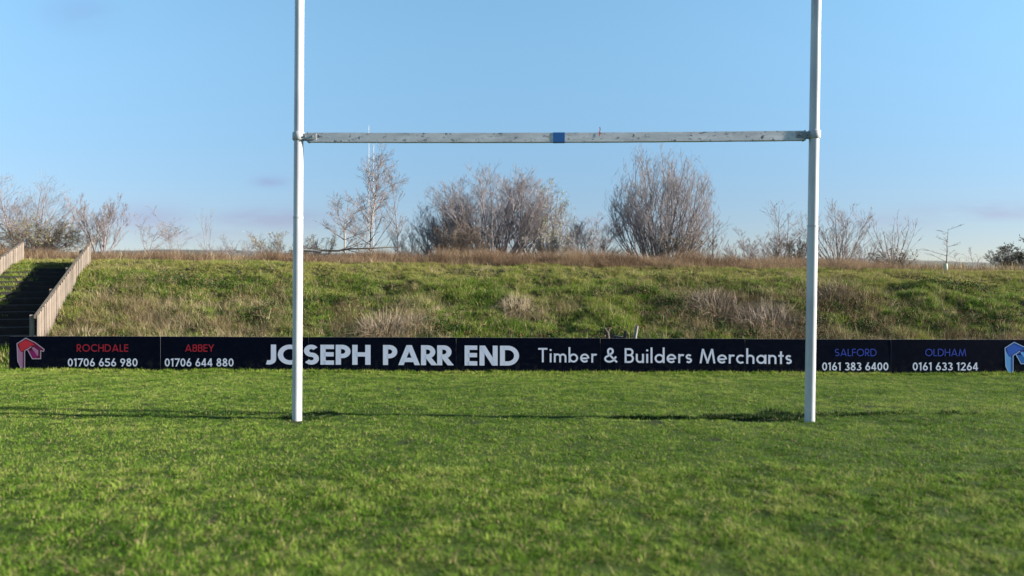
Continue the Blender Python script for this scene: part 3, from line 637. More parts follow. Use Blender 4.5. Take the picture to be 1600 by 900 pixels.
tree('thin_tree', 1116, 24.0, 326, 52, 'thin bare tree right of the tall upright bush', stems=1, levels=[(12, .25, .6, .36, 5), (5, .15, .5, .42, 4), (2, .2, .5, .45, 3)], r0=.035, seed=40, mats=('bark_dark', 'bark_pink'))
tree('spreading_bush', 1205, 25.0, 356, 115, 'wide low bare bush left of the right post', 'bush', stems=14, spread=1.05, levels=VASE, r0=.03, seed=41, mats=('bark_grey', 'bark_pink'))
tree('thin_tree', 1222, 24.5, 308, 62, 'slim bare tree rising out of the wide low bush left of the right post', stems=2, spread=.16, levels=[(12, .2, .5, .34, 5), (5, .15, .5, .42, 4), (2, .2, .5, .45, 3)], r0=.04, seed=42, mats=('bark_grey', 'bark_pink'))
tree('bare_bush', 1312, 22.6, 312, 105, 'open vase shaped bare bush just right of the right post', 'bush', stems=11, spread=.66, levels=OPEN, r0=.032, seed=43, mats=('bark_grey', 'bark_pink'))
tree('bare_bush', 1396, 21.6, 326, 72, 'vase shaped bare bush with rusty base right of the right post', 'bush', stems=10, spread=.50, levels=[(6, .2, .35, .36, 5), (4, .2, .45, .42, 4)], r0=.024, seed=44, mats=('bark_pink', 'bark_pink'))
tree('dead_bracken', 1398, 21.2, 384, 58, 'rust coloured dead clump round the foot of the vase shaped bush', 'bracken', stems=26, spread=.9, levels=[(6, .2, .5, .4, 4), (4, .2, .5, .4, 3)], r0=.012, seed=45, mats=('bark_brown', 'bark_brown'), leaves=(600, .02, 'brownleaf', ALL))
sp_ = tree('sapling', 1477, 18.3, 350, 42, 'lone thin sapling in a pale tree guard on the crest at the right', stems=1, levels=[(13, .2, .8, .22, 5), (4, .15, .6, .42, 4)], r0=.026, seed=46, mats=('bark_grey', 'bark_pink'), lean=-.02)
V_, F_ = tubes(np.array([[[0, 0, -.02], [0.01, 0, .12], [0, 0, .24]]]), np.array([[.045, .05, .045]]), 8)
link('tree_guard', mesh_np('tree_guard', V_, F_, True), sp_, [M['guard']])
tree('sapling', 1518, 21.5, 384, 62, 'low wispy sapling between the lone sapling and the dark bush', stems=3, spread=.9, levels=[(8, .2, .7, .35, 4), (4, .15, .6, .42, 3)], r0=.018, seed=47, mats=('bark_grey', 'bark_pink'))
tree('dark_bush', 1590, 23.5, 373, 84, 'dark leafy bush on the crest at the right edge', 'bush', stems=14, spread=.95, levels=VASE, r0=.03, seed=48, mats=('bark_dark', 'bark_dark'), leaves=(1500, .032, 'darkleaf', lambda c, w_, h_: c[:, 0] > -.1 * w_))
tree('low_bush', 1150, 26.0, 384, 50, 'tiny low bush on the skyline between the thin tree and the wide bush', 'bush', stems=7, spread=1.0, levels=OPEN, r0=.02, seed=49, mats=('bark_brown', 'bark_brown'))
tree('low_bush', 1248, 23.0, 366, 60, 'brown low bush hard against the left side of the right post', 'bush', stems=9, spread=1.0, levels=VASE, r0=.02, seed=50, mats=('bark_brown', 'bark_brown'))
tree('low_bush', 655, 29.0, 376, 60, 'dark low bush under the left edge of the domed group', 'bush', stems=9, spread=1.0, levels=VASE, r0=.02, seed=51, mats=('bark_dark', 'bark_grey'))

for px_, Y_, top_, wd_, lab_, sd_ in ((372, 30.0, 364, 80, 'hazy low scrub left of the grey green bush by the left post', 61), (892, 27.5, 352, 70, 'hazy low bush filling the gap right of the domed group', 62),
        (1092, 25.5, 358, 80, 'hazy low scrub behind the right foot of the tall upright bush', 63), (1172, 27.5, 366, 80, 'hazy low scrub bush left of the slim tree by the right post', 64), (640, 27.0, 358, 70, 'hazy low scrub between the birches and the domed group', 65),
        (1345, 26.5, 372, 70, 'hazy low scrub between the two vase shaped bushes at the right', 66)):
    tree('low_bush', px_, Y_, top_, wd_, lab_, 'bush', stems=10, spread=1.0, levels=OPEN, r0=.02, seed=sd_, mats=('bark_grey', 'bark_grey'))
# a straggling broken limb lying on the crest and a bleached log
def branch_thing(name, pts_, r_a, r_b, mat, label, cat, kids=0, seed=3):
    P = np.array([[list(p) for p in pts_]]); k = P.shape[1]; o0 = P[0, 0].copy(); P = P - o0
    RR = np.linspace(r_a, r_b, k)[None, :]; root = empty(name, tuple(o0), label, cat)
    V_, F_ = tubes(P, RR, 6); link('limb', mesh_np('limb', V_, F_, True), root, [M[mat]])
    if kids:
        rs = np.random.default_rng(seed); q = grow(P, RR, np.array([np.linalg.norm(P[0, -1])]), kids, .1, .7, .3, .05, 4, .006, rs)
        q2 = grow(*q, 4, .2, .6, .5, .05, 3, .005, rs)
        a, b_ = tubes(q[0], q[1], 4); c, d = tubes(q2[0], q2[1], 3)
        link('twigs', mesh_np('twigs', np.concatenate([a, c]), np.concatenate([b_, d + len(a)])), root, [M[mat]])
branch_thing('fallen_limb', [W(495, 391, 21), W(528, 392, 21.1), W(545, 389, 21), W(580, 388, 20.9), W(600, 387, 21), W(628, 385, 21.3)], .035, .012, 'bark_dark', 'dark fallen limb lying across the stems of the birch group', 'fallen branch', 8)
branch_thing('bleached_log', [W(474, 391, 20.6), W(488, 392, 20.6), W(502, 394, 20.5)], .045, .035, 'bark_pale', 'short bleached log on the crest just right of the left post', 'log')

# ------------------------------------------------------------------ boxes and lathes
def box_v(x0, x1, y0, y1, z0, z1):
    return [(x0, y0, z0), (x1, y0, z0), (x1, y1, z0), (x0, y1, z0), (x0, y0, z1), (x1, y0, z1), (x1, y1, z1), (x0, y1, z1)]
BF = [(0, 3, 2, 1), (4, 5, 6, 7), (0, 1, 5, 4), (1, 2, 6, 5), (2, 3, 7, 6), (3, 0, 4, 7)]
def box_mesh(name, *a, bev=0.0):
    me = mesh_from(name, box_v(*a), BF)
    if bev:
        bm = bmesh.new(); bm.from_mesh(me); bmesh.ops.bevel(bm, geom=bm.edges[:], offset=bev, segments=1, affect='EDGES'); bm.to_mesh(me); bm.free()
    return me
def tube_obj(name, P, r, mat, parent, sides=20, caps=True, smooth=True):
    P = [Vector(p) for p in P]; rr = r if isinstance(r, (list, tuple)) else [r] * len(P)
    V_, F_ = [], []
    for i, p in enumerate(P):
        d = (P[min(i + 1, len(P) - 1)] - P[max(i - 1, 0)]).normalized()
        q = Vector((0, 0, 1)).rotation_difference(d).to_matrix()
        for s in range(sides):
            a = 2 * math.pi * s / sides; V_.append(p + q @ Vector((math.cos(a) * rr[i], math.sin(a) * rr[i], 0)))
    for i in range(len(P) - 1):
        for s in range(sides):
            s2 = (s + 1) % sides; F_.append((i * sides + s, i * sides + s2, (i + 1) * sides + s2, (i + 1) * sides + s))
    if caps:      # caps keep their own corners so that they do not bend the side's shading
        for r0_, rev in ((0, True), ((len(P) - 1) * sides, False)):
            i0 = len(V_); V_ += [V_[r0_ + s].copy() for s in range(sides)]; q = tuple(range(i0, i0 + sides)); F_.append(q[::-1] if rev else q)
    me = mesh_from(name, V_, F_)
    if smooth:
        for p in me.polygons: p.use_smooth = len(p.vertices) == 4
    return link(name, me, parent, [mat])

# ------------------------------------------------------------------ the goal
YL, YR = 7.98, 7.88
bL = Vector(((464 - 800) / F * YL, YL, 0)); tL = Vector(((468.0 - 800) / F * YL, YL, EYE + 450 / F * YL))
bR = Vector(((1265 - 800) / F * YR, YR, 0)); tR = Vector(((1275.3 - 800) / F * YR, YR, EYE + 450 / F * YR))
root = empty('rugby_goal', ((bL + bR) / 2), 'white rugby goal with two tall posts and a chipped crossbar', 'goal posts')
o0 = root.location.copy()
def on(b_, t_, z): return b_ + (t_ - b_) * (z / t_.z) - o0
posts = []
for b_, t_, r_, zj in ((bL, tL, .0500, 2.17), (bR, tR, .0515, 2.07)):
    p = tube_obj('post', [on(b_, t_, -.25), on(b_, t_, 1.0), on(b_, t_, zj)], r_ * 1.03, M['post'], root, 28)
    tube_obj('joint_ring', [on(b_, t_, zj - .008), on(b_, t_, zj + .008)], r_ * 1.09, M['clamp'], p, 28)
    tube_obj('upper_tube', [on(b_, t_, zj + .003), on(b_, t_, 3.0), on(b_, t_, 5.5), on(b_, t_, 9.2)], [r_, r_, r_ * .96, r_ * .8], M['post'], p, 28)
    posts.append(p)
zb_ = 3.035
A = on(bL, tL, zb_); B = on(bR, tR, zb_)
ax = (B - A).normalized(); up = Vector((0, 0, 1)); fr = ax.cross(up).normalized()     # towards the camera
if fr.y > 0: fr = -fr
def bar_pt(s, dy, dz, base=A, length=(B - A).length):
    f = s / length; sag = -.012 * math.sin(math.pi * f)
    return base + (B - base) * f + fr * dy + up * (dz + sag)
LEN = (B - A).length
V_, F_ = [], []; ns = 40; s0, s1 = .115, LEN - .115
for i in range(ns + 1):
    s = s0 + (s1 - s0) * i / ns
    for dy, dz in ((.032, -.052), (.032, .046), (-.032, .046), (-.032, -.052)):
        V_.append(bar_pt(s, dy, dz + random.uniform(-.001, .001)))
for i in range(ns):
    for j in range(4): F_.append((i * 4 + j, i * 4 + (j + 1) % 4, i * 4 + 4 + (j + 1) % 4, i * 4 + 4 + j))
F_ += [(0, 1, 2, 3), tuple(ns * 4 + j for j in (3, 2, 1, 0))]
me = mesh_from('crossbar', V_, F_)
bm = bmesh.new(); bm.from_mesh(me); bmesh.ops.recalc_face_normals(bm, faces=bm.faces[:]); bm.to_mesh(me); bm.free()
bar = link('crossbar', me, root, [M['bar']])
def bar_box(name, sa, sb, dy0, dy1, dz0, dz1, mat, parent):
    V_ = [bar_pt(s, dy, dz) for s, dy, dz in ((sa, dy0, dz0), (sb, dy0, dz0), (sb, dy1, dz0), (sa, dy1, dz0), (sa, dy0, dz1), (sb, dy0, dz1), (sb, dy1, dz1), (sa, dy1, dz1))]
    me = mesh_from(name, V_, BF); bm = bmesh.new(); bm.from_mesh(me); bmesh.ops.recalc_face_normals(bm, faces=bm.faces[:]); bm.to_mesh(me); bm.free()
    return link(name, me, parent, [mat])
def s_at(px):
    best = min(range(0, 5501), key=lambda i: abs((lambda p: (p.x / p.y * F + 800))(bar_pt(i * .001, .032, 0) + o0) - px)); return best * .001
tp = bar_box('tape_band', s_at(864.5), s_at(882.5), .0345, -.0345, -.0545, .0485, M['tape'], bar); tp['label'] = 'blue tape wrapped round the middle'
for end, p, (b_, t_) in ((0, posts[0], (bL, tL)), (1, posts[1], (bR, tR))):
    z0 = zb_ + .010
    cl = tube_obj('clamp', [on(b_, t_, z0 - .044), on(b_, t_, z0 - .036), on(b_, t_, z0 + .036), on(b_, t_, z0 + .044)], [.058, .066, .066, .058], M['clamp'], p, 24)
    sa, sb = (.055, .20) if end == 0 else (LEN - .20, LEN - .055)
    bar_box('bracket', sa, sb, .040, .0335, -.030, .036, M['clamp'] if end == 0 else M['steel'], bar)
    bar_box('bracket', sa, sb, -.0335, -.040, -.030, .036, M['steel'], bar)
    bar_box('end_cap', *((.100, .1145) if end == 0 else (LEN - .1145, LEN - .100)), .036, -.036, -.056, .050, M['steel'], bar)
    for q in (.08, .16):
        s = q if end == 0 else LEN - q; c = bar_pt(s, .0405, .002)
        tube_obj('bolt', [c, c + fr * .014], .011, M['steel'], bar, 6, smooth=False)
# scraps of chipped bare metal on the clamp side of the bar ends come from the paint material; red ribbon snagged on the bar
P_ = W(937, 211, 7.90); rr_ = []
sr = s_at(937)
prof_ = [(.0362, .01, -.003), (.036, .0495, .0), (.0, .0525, .002), (-.02, .060, .004), (-.010, .085, .010), (.002, .110, .004)]
V_ = []; F_ = []
for i, (dy, dz, dx) in enumerate(prof_):
    for w_ in (-.0045, .0045): V_.append(bar_pt(sr + dx + w_, dy, dz) + o0)
for i in range(len(prof_) - 1): F_.append((2 * i, 2 * i + 1, 2 * i + 3, 2 * i + 2))
o = link('ribbon', mesh_from('ribbon', [v_ - V_[0] for v_ in V_], F_), None, [M['red']]); o.location = V_[0]
sm_ = o.modifiers.new('thickness', 'SOLIDIFY'); sm_.thickness = .0015; tag(o, 'scrap of red ribbon caught on the crossbar right of the blue tape', 'ribbon')

# far pale masts
for px, top, Yd, r_, lab in ((576, 196, 60, .034, 'taller of two thin pale masts behind the tall birch'), (583.5, 226, 60, .034, 'shorter of two thin pale masts behind the tall birch')):
    X_ = (px - 800) / F * Yd; z_ = gz1(X_, Yd); h_ = EYE + (450 - top) / F * Yd - z_
    r = empty('mast', (X_, Yd, z_), lab, 'mast', 'pale masts far behind the bank')
    tube_obj('pole', [(0, 0, -.1), (0, 0, h_ * .5), (0, 0, h_)], [r_ * 1.3, r_, r_ * .75], M['mast'], r, 12)
    tube_obj('base_plate', [(0, 0, 0), (0, 0, .08)], r_ * 2.4, M['steel'], r, 12)

# ------------------------------------------------------------------ boards
BA = Vector((-8.59, 12.63)); BB = Vector((8.36, 12.07)); BD = (BB - BA).normalized(); BN = Vector((BD.y, -BD.x))      # BN towards the camera
def b_at(px):
    k = (px - 800) / F           # X = k Y on BA + s BD
    return (k * BA.y - BA.x) / (BD.x - k * BD.y)
def b_xy(s): p = BA + BD * s; return p
def b_z(s, py): return EYE - (py - 450) / F * b_xy(s).y
hoard = empty('advertising_hoarding', (b_xy(8).x, b_xy(8).y, 0), 'long row of low navy advertising boards with white lettering along the pitch', 'advertising board')
H0 = hoard.location.copy()
def bp(s, z, out=0.0):
    p = b_xy(s) + BN * out; return Vector((p.x, p.y, z)) - H0
seams = [14, 251, 482, 713, 938, 1164, 1392]; ss = [b_at(p) for p in seams]; ss += [ss[-1] + 2.44, ss[-1] + 4.88]
topz = lambda s: b_z(s, 525 + (6.0) * (min(max((b_xy(s).x / b_xy(s).y * F + 800), 0), 1600) / 1600))
panels = []
for i in range(len(ss) - 1):
    g = .004; a, c = ss[i] + g, ss[i + 1] - g; j1, j2 = random.uniform(-.003, .003), random.uniform(-.003, .003); tilt = random.uniform(-.002, .002)
    za, zc = topz(a) + j1, topz(min(c, b_at(1620))) + j2; zb0 = -.02
    co = [(a, zb0, 0), (c, zb0, 0), (c, zb0, -.019), (a, zb0, -.019), (a, za, tilt), (c, zc, tilt), (c, zc, -.019 + tilt), (a, za, -.019 + tilt)]
    me = mesh_from('panel', [bp(*q) for q in co], BF); bm = bmesh.new(); bm.from_mesh(me); bmesh.ops.recalc_face_normals(bm, faces=bm.faces[:]); bm.to_mesh(me); bm.free()
    o = link('panel', me, hoard, [M['navy'], M['board_edge']])
    for p in me.polygons:
        if abs(p.normal.dot(Vector((BN.x, BN.y, 0)))) < .5: p.material_index = 1
    panels.append(o)
for s in ss[:-1] + [ss[-1] - .05]:
    s = s + (.05 if s == ss[0] else 0)
    V_ = [bp(*q) for q in ((s - .025, -.2, -.024), (s + .025, -.2, -.024), (s + .025, -.2, -.074), (s - .025, -.2, -.074), (s - .025, .50, -.024), (s + .025, .50, -.024), (s + .025, .50, -.074), (s - .025, .50, -.074))]
    link('support_stake', mesh_from('stake', V_, BF), hoard, [M['timber']])

# --- a geometric sans drawn by strokes (unit = cap height)
def arc(cx, cy, rx, ry, a0, a1, n=14):
    return [(cx + rx * math.cos(R(a0 + (a1 - a0) * i / n)), cy + ry * math.sin(R(a0 + (a1 - a0) * i / n))) for i in range(n + 1)]
def glyph(ch, w):
    """advance width and list of (points, closed, clip)"""
    h = w / 2; X_ = .62    # x-height
    S_ = lambda *p: (list(p), False, False); C_ = lambda *p: (list(p), False, True)
    def ring(cx, cy, rx, ry): return (arc(cx, cy, rx, ry, 0, 360, 28)[:-1], True, False)
    if ch == 'A': W_ = .86 + w * .3; return W_, [C_((h * .9, -.15 * .4 / 1), (W_ / 2, 1.0)), C_((W_ - h * .9, -.15 * .4), (W_ / 2, 1.0)), S_((W_ * .25, .26), (W_ * .75, .26))]
    if ch == 'B': W_ = .56 + w * .3; c = W_ - h - .22; return W_, [S_((h, 0), (h, 1)), ([(w * .9, 1 - h), (c, 1 - h)] + arc(c, .765 - h / 2, .20, (1 - h) - (.765 - h / 2), 90, -90)[1:] + [(w * .9, .53)], False, False), ([(w * .9, .53), (c, .53)] + arc(c, (.53 + h) / 2, .22, (.53 - h) / 2, 90, -90)[1:] + [(w * .9, h)], False, False)]
    if ch == 'C': W_ = .84; return W_, [(arc(.5, .5, .5 - h, .5 - h, 48, 312, 22), False, False)]
    if ch == 'D': W_ = .80 + w * .15; return W_, [S_((h, 0), (h, 1)), ([(w * .9, 1 - h), (.34, 1 - h)] + arc(.34, .5, W_ - h - .34, .5 - h, 90, -90, 18)[1:] + [(w * .9, h)], False, False)]
    if ch == 'E': W_ = .50 + w * .25; return W_, [S_((h, 0), (h, 1)), S_((w * .9, 1 - h), (W_, 1 - h)), S_((w * .9, .52), (W_ - .01, .52)), S_((w * .9, h), (W_, h))]
    if ch == 'F': W_ = .48 + w * .25; return W_, [S_((h, 0), (h, 1)), S_((w * .9, 1 - h), (W_, 1 - h)), S_((w * .9, .52), (W_ - .02, .52))]
    if ch == 'H': W_ = .70 + w * .2; return W_, [S_((h, 0), (h, 1)), S_((W_ - h, 0), (W_ - h, 1)), S_((w * .9, .52), (W_ - w * .9, .52))]
    if ch == 'J': W_ = .40 + w * .4; return W_, [([(W_ - h, 1), (W_ - h, .30)] + arc(W_ - h - .20, .26, .20, .26 - h, 0, -115, 10)[1:], False, False)]
    if ch == 'L': W_ = .44 + w * .2; return W_, [S_((h, 0), (h, 1)), S_((w * .9, h), (W_, h))]
    if ch == 'M': W_ = 1.0 + w * .2; return W_, [C_((h * .9, -.06), (.19 + h * .4, 1.0)), C_((.19 + h * .4, 1.0), (W_ / 2, .06)), C_((W_ / 2, .06), (W_ - .19 - h * .4, 1.0)), C_((W_ - .19 - h * .4, 1.0), (W_ - h * .9, -.06))]
    if ch == 'N': W_ = .74 + w * .25; return W_, [S_((h, 0), (h, 1)), C_((h * 1.1, 1.0), (W_ - h * 1.1, 0)), S_((W_ - h, 0), (W_ - h, 1))]
    if ch == 'O': return 1.0, [ring(.5, .5, .5 - h, .5 - h)]
    if ch in 'PR':
        W_ = .54 + w * .3; c = W_ - h - .23; out = [S_((h, 0), (h, 1)), ([(w * .9, 1 - h), (c, 1 - h)] + arc(c, (1 - h + .44) / 2, .23, (1 - h - .44) / 2, 90, -90)[1:] + [(w * .9, .44)], False, False)]
        if ch == 'R': out.append(C_((w * .9 + .06, .46), (W_ - h * .1, -.03))); W_ += .04
        return W_, out
    if ch == 'S': W_ = .58 + w * .1; a = .27 - h * .5; return W_, [(arc(W_ / 2, 1 - h - (.5 - h) / 2 - .0, W_ / 2 - h, (.5 - h) / 2, 32, 262, 16) + arc(W_ / 2, h + (.5 - h) / 2, W_ / 2 - h * .9, (.5 - h) / 2, 82, -148, 16), False, False)]
    if ch == 'T': W_ = .60 + w * .2; return W_, [S_((0, 1 - h), (W_, 1 - h)), S_((W_ / 2, 0), (W_ / 2, 1 - w * .9))]
    if ch == 'Y': W_ = .74; return W_, [C_((h * .8, 1.02), (W_ / 2, .42)), C_((W_ - h * .8, 1.02), (W_ / 2, .42)), S_((W_ / 2, 0), (W_ / 2, .47))]
    if ch == '&': W_ = .84; return W_, [([(W_ - .02, .02), (.26, .62)] + arc(.40, .78, .155, .17, 200, -20, 12) + [(.52, .66), (.26, .46)] + arc(.33, .26, .27, .26 - h, 125, 300, 12) + [(.60, .16), (.76, .42)], False, False)]
    r_ = X_ / 2
    if ch == 'i': return w * 1.3, [S_((w * .65, 0), (w * .65, X_)), (arc(w * .65, .86, w * .30, w * .30, 0, 360, 10)[:-1], True, False)]
    if ch == 'l': return w * 1.1, [S_((w * .55, 0), (w * .55, 1.06))]
    if ch in 'abd':
        W_ = X_ + w * .25; x_ = h if ch == 'b' else W_ - h; cx = W_ - r_ if ch == 'b' else r_
        return W_, [S_((x_, 0), (x_, X_ if ch == 'a' else 1.06)), ring(cx, r_, r_ - h, r_ - h)]
    if ch == 'c': return X_ * .86, [(arc(r_, r_, r_ - h, r_ - h, 50, 310, 18), False, False)]
    if ch == 'e': return X_, [([(X_ - w * .95, r_ - .02), (h * 1.7, r_ - .02)], False, False), (arc(r_, r_, r_ - h, r_ - h, -6, 318, 22), False, False)]
    if ch in 'hn': W_ = .50 + w * .2; rx = (W_ - w) / 2; return W_, [S_((h, 0), (h, 1.06 if ch == 'h' else X_)), ([(W_ - h, 0), (W_ - h, X_ - h - rx * .9)] + arc(h + rx, X_ - h - rx * .9, rx, rx * .9, 0, 155, 12)[1:], False, False)]
    if ch == 'm':
        a = .36 + w * .05; return 2 * a + w, [S_((h, 0), (h, X_))] + [([(h + a * (k + 1), 0), (h + a * (k + 1), X_ - h - a / 2)] + arc(h + a * (k + .5), X_ - h - a / 2, a / 2, a / 2, 0, 155, 12)[1:], False, False) for k in range(2)]
    if ch == 'r': return .34 + w * .1, [S_((h, 0), (h, X_)), (arc(h + .19, X_ - h - .19, .19, .19, 165, 55, 10), False, False)]
    if ch == 's': W_ = .40; q = (X_ / 2 - h) / 2; return W_, [(arc(W_ / 2, X_ - h - q, W_ / 2 - h, q, 30, 262, 12) + arc(W_ / 2, h + q, W_ / 2 - h * .9, q, 82, -148, 12), False, False)]
    if ch == 't': return .34, [S_((.17, 0), (.17, .86)), S_((0, X_ - h), (.17 - h * .9, X_ - h)), S_((.17 + h * .9, X_ - h), (.34, X_ - h))]
    if ch == 'u': W_ = .50 + w * .2; rx = (W_ - w) / 2; return W_, [([(h, X_), (h, h + rx * .9)] + arc(h + rx, h + rx * .9, rx, rx * .9, 180, 335, 12)[1:], False, False), S_((W_ - h, 0), (W_ - h, X_))]
    D = .60 + w * .1
    if ch == '0': return D, [ring(D / 2, .5, D / 2 - h, .5 - h)]
    if ch == '1': return .36, [S_((.24, 0), (.24, 1)), C_((.24 - h * .3, .95), (.02, .80))]
    if ch == '2': return D, [(arc(D / 2, .71, D / 2 - h, .29 - h, 170, -25, 14) + [(h * 1.2, h)], False, False), S_((0.0, h * .98), (D, h * .98))]
    if ch == '3': return D * .95, [(arc(D / 2 - .04, .745, .21, .255 - h, 150, -90, 14), False, False), (arc(D / 2 - .04, .27, .25, .27 - h, 90, -150, 14), False, False)]
    if ch == '4': return D, [S_((D * .70, 0), (D * .70, 1)), C_((D * .70, 1.0), (h * .6, .30)), S_((0, .26), (D, .26))]
    if ch == '5': return D, [S_((.14, 1 - h), (D - .04, 1 - h)), C_((.16, 1.0), (.09, .52)), (arc(D / 2 - .04, .32, .29, .32 - h, 125, -150, 16), False, False)]
    if ch in '69':
        rb = D / 2 - h; p1 = ring(D / 2, .31, rb, .31 - h); p2 = C_((.10 - h * .2, .40), (D * .66, 1.03))
        if ch == '6': return D, [p1, p2]
        return D, [([(D - x_, 1 - y_) for x_, y_ in p1[0]], True, False), ([(D - x_, 1 - y_) for x_, y_ in p2[0]], False, True)]
    if ch == '7': return D * .95, [S_((0, 1 - h), (D * .95, 1 - h)), C_((D * .90, 1 - h), (D * .28, -.03))]
    if ch == '8': return D, [ring(D / 2, .76, D / 2 - h - .05, .24 - h * .8), ring(D / 2, .28, D / 2 - h, .28 - h)]
    return .3, []
def ribbon_polys(P, closed, clip, w, lo=0.0, hi=1.0):
    n = len(P); P = [Vector(p) for p in P]
    if clip:      # diagonals: run past both ends, then cut level with the letter's top and foot
        d = (P[1] - P[0]).normalized(); nn = Vector((-d.y, d.x)) * w / 2
        a = P[0] - d * w * (1 if P[0].y > .9 or P[0].y < .1 else 0); b_ = P[1] + d * w * (1 if P[1].y > .9 or P[1].y < .1 else 0)
        poly = [a - nn, b_ - nn, b_ + nn, a + nn]
        for lim, sgn in ((lo, 1), (hi, -1)):
            out = []
            for i in range(len(poly)):
                p, q = poly[i], poly[(i + 1) % len(poly)]; ip, iq = (p.y - lim) * sgn >= 0, (q.y - lim) * sgn >= 0
                if ip: out.append(p)
                if ip != iq: f = (lim - p.y) / (q.y - p.y); out.append(p + (q - p) * f)
            poly = out
        return [poly] if len(poly) > 2 else []
    offs = []
    for i in range(n):
        a = P[i - 1] if (closed or i > 0) else None; c = P[(i + 1) % n] if (closed or i < n - 1) else None
        d1 = (P[i] - a).normalized() if a is not None else None; d2 = (c - P[i]).normalized() if c is not None else None
        if d1 is None: d1 = d2
        if d2 is None: d2 = d1
        b_ = (d1 + d2); b_ = b_.normalized() if b_.length > 1e-4 else d1
        nn = Vector((-b_.y, b_.x)); cs = max(.5, nn.dot(Vector((-d1.y, d1.x)))); offs.append(nn * (w / 2 / cs))
    out = []
    for i in range(n if closed else n - 1):
        j = (i + 1) % n; out.append([P[i] - offs[i], P[j] - offs[j], P[j] + offs[j], P[i] + offs[i]])
    return out
_layer = [0]
def lettering(text, px0, px1, pyt0, pyb0, pyt1, pyb1, w, mat, label, track=.10, space=.34, name='lettering'):
    """text between photo columns px0..px1; top and foot rows given at both ends (unit: photo pixels on the board plane)"""
    x = 0; items = []
    for ch in text:
        if ch == ' ': x += space; continue
        adv, st = glyph(ch, w); items.append((x, st)); x += adv + track
    tot = x - track; sA, sB = b_at(px0), b_at(px1); V_, F_ = [], []
    zt0, zb0, zt1, zb1 = b_z(sA, pyt0), b_z(sA, pyb0), b_z(sB, pyt1), b_z(sB, pyb1)
    for x0, st in items:
        for k, (P, cl_, cp) in enumerate(st):
            out = .0022 + .0004 * k
            if cl_ and max(abs(P[0][0] - q[0]) for q in P) < w * .8:        # solid dot
                polys = [[Vector((P[0][0] - w * .3 + (q[0] - (P[0][0] - w * .3)) * 2.0, .86 + (q[1] - .86) * 2.0)) for q in P]]
            else: polys = ribbon_polys(P, cl_, cp, w)
            for poly in polys:
                i0 = len(V_)
                for q in poly:
                    f = (x0 + q[0]) / tot; s = sA + (sB - sA) * f; zt, zb = zt0 + (zt1 - zt0) * f, zb0 + (zb1 - zb0) * f
                    V_.append(bp(s, zb + (zt - zb) * q[1], out))
                F_.append(tuple(range(i0, len(V_))))
    me = mesh_from(name, V_, F_); o = link(name, me, hoard, [M[mat]])
    if label: o['label'] = label
    return o
lettering('JOSEPH', 413, 579, 538.3, 569.6, 538.9, 570.0, .215, 'white_ink', 'large bold white first word', .07)
lettering('PARR', 598.5, 707, 539, 570.2, 539.6, 570.8, .215, 'white_ink', 'large bold white second word', .04)
lettering('END', 726, 811, 539.8, 571, 540.3, 571.3, .215, 'white_ink', 'large bold white third word', .10)
lettering('Timber', 841, 932, 543.6, 566, 544, 566.6, .125, 'white_ink', 'medium white word right of the bold words', .14)
lettering('&', 944, 964.5, 543.6, 566.6, 543.6, 566.6, .125, 'white_ink', 'medium white ampersand')
lettering('Builders', 976, 1081, 544, 567, 544.6, 567.4, .125, 'white_ink', 'medium white word after the ampersand', .13)
lettering('Merchants', 1093, 1237, 545, 567.6, 546, 569, .125, 'white_ink', 'medium white last word', .12)
lettering('ROCHDALE', 120, 200.5, 537.8, 549.5, 538, 549.5, .13, 'red_ink', 'small red capitals at the left end', .13)
lettering('ABBEY', 289, 334.5, 538.2, 549.5, 538.2, 549.5, .13, 'red_ink', 'small red capitals second from the left', .10)
lettering('SALFORD', 1304.5, 1369.5, 545, 556.5, 545, 556.5, .11, 'blue_ink', 'small blue capitals right of the right post', .12)
lettering('OLDHAM', 1445.5, 1509.5, 545, 556.5, 545, 556.5, .11, 'blue_ink', 'small blue capitals nearest the blue emblem', .12)
for s_, a, b_, y0, y1 in (('01706 656 980', 106, 215, 560, 572.5), ('01706 644 880', 257.5, 365, 560, 572.6), ('0161 383 6400', 1284.5, 1388, 566.3, 578.8), ('0161 633 1264', 1426, 1528, 566.3, 578.8)):
    lettering(s_, a, b_, y0, y1, y0, y1, .16, 'white_ink', 'white digits under the small coloured capitals', .12, .36, 'phone_number')

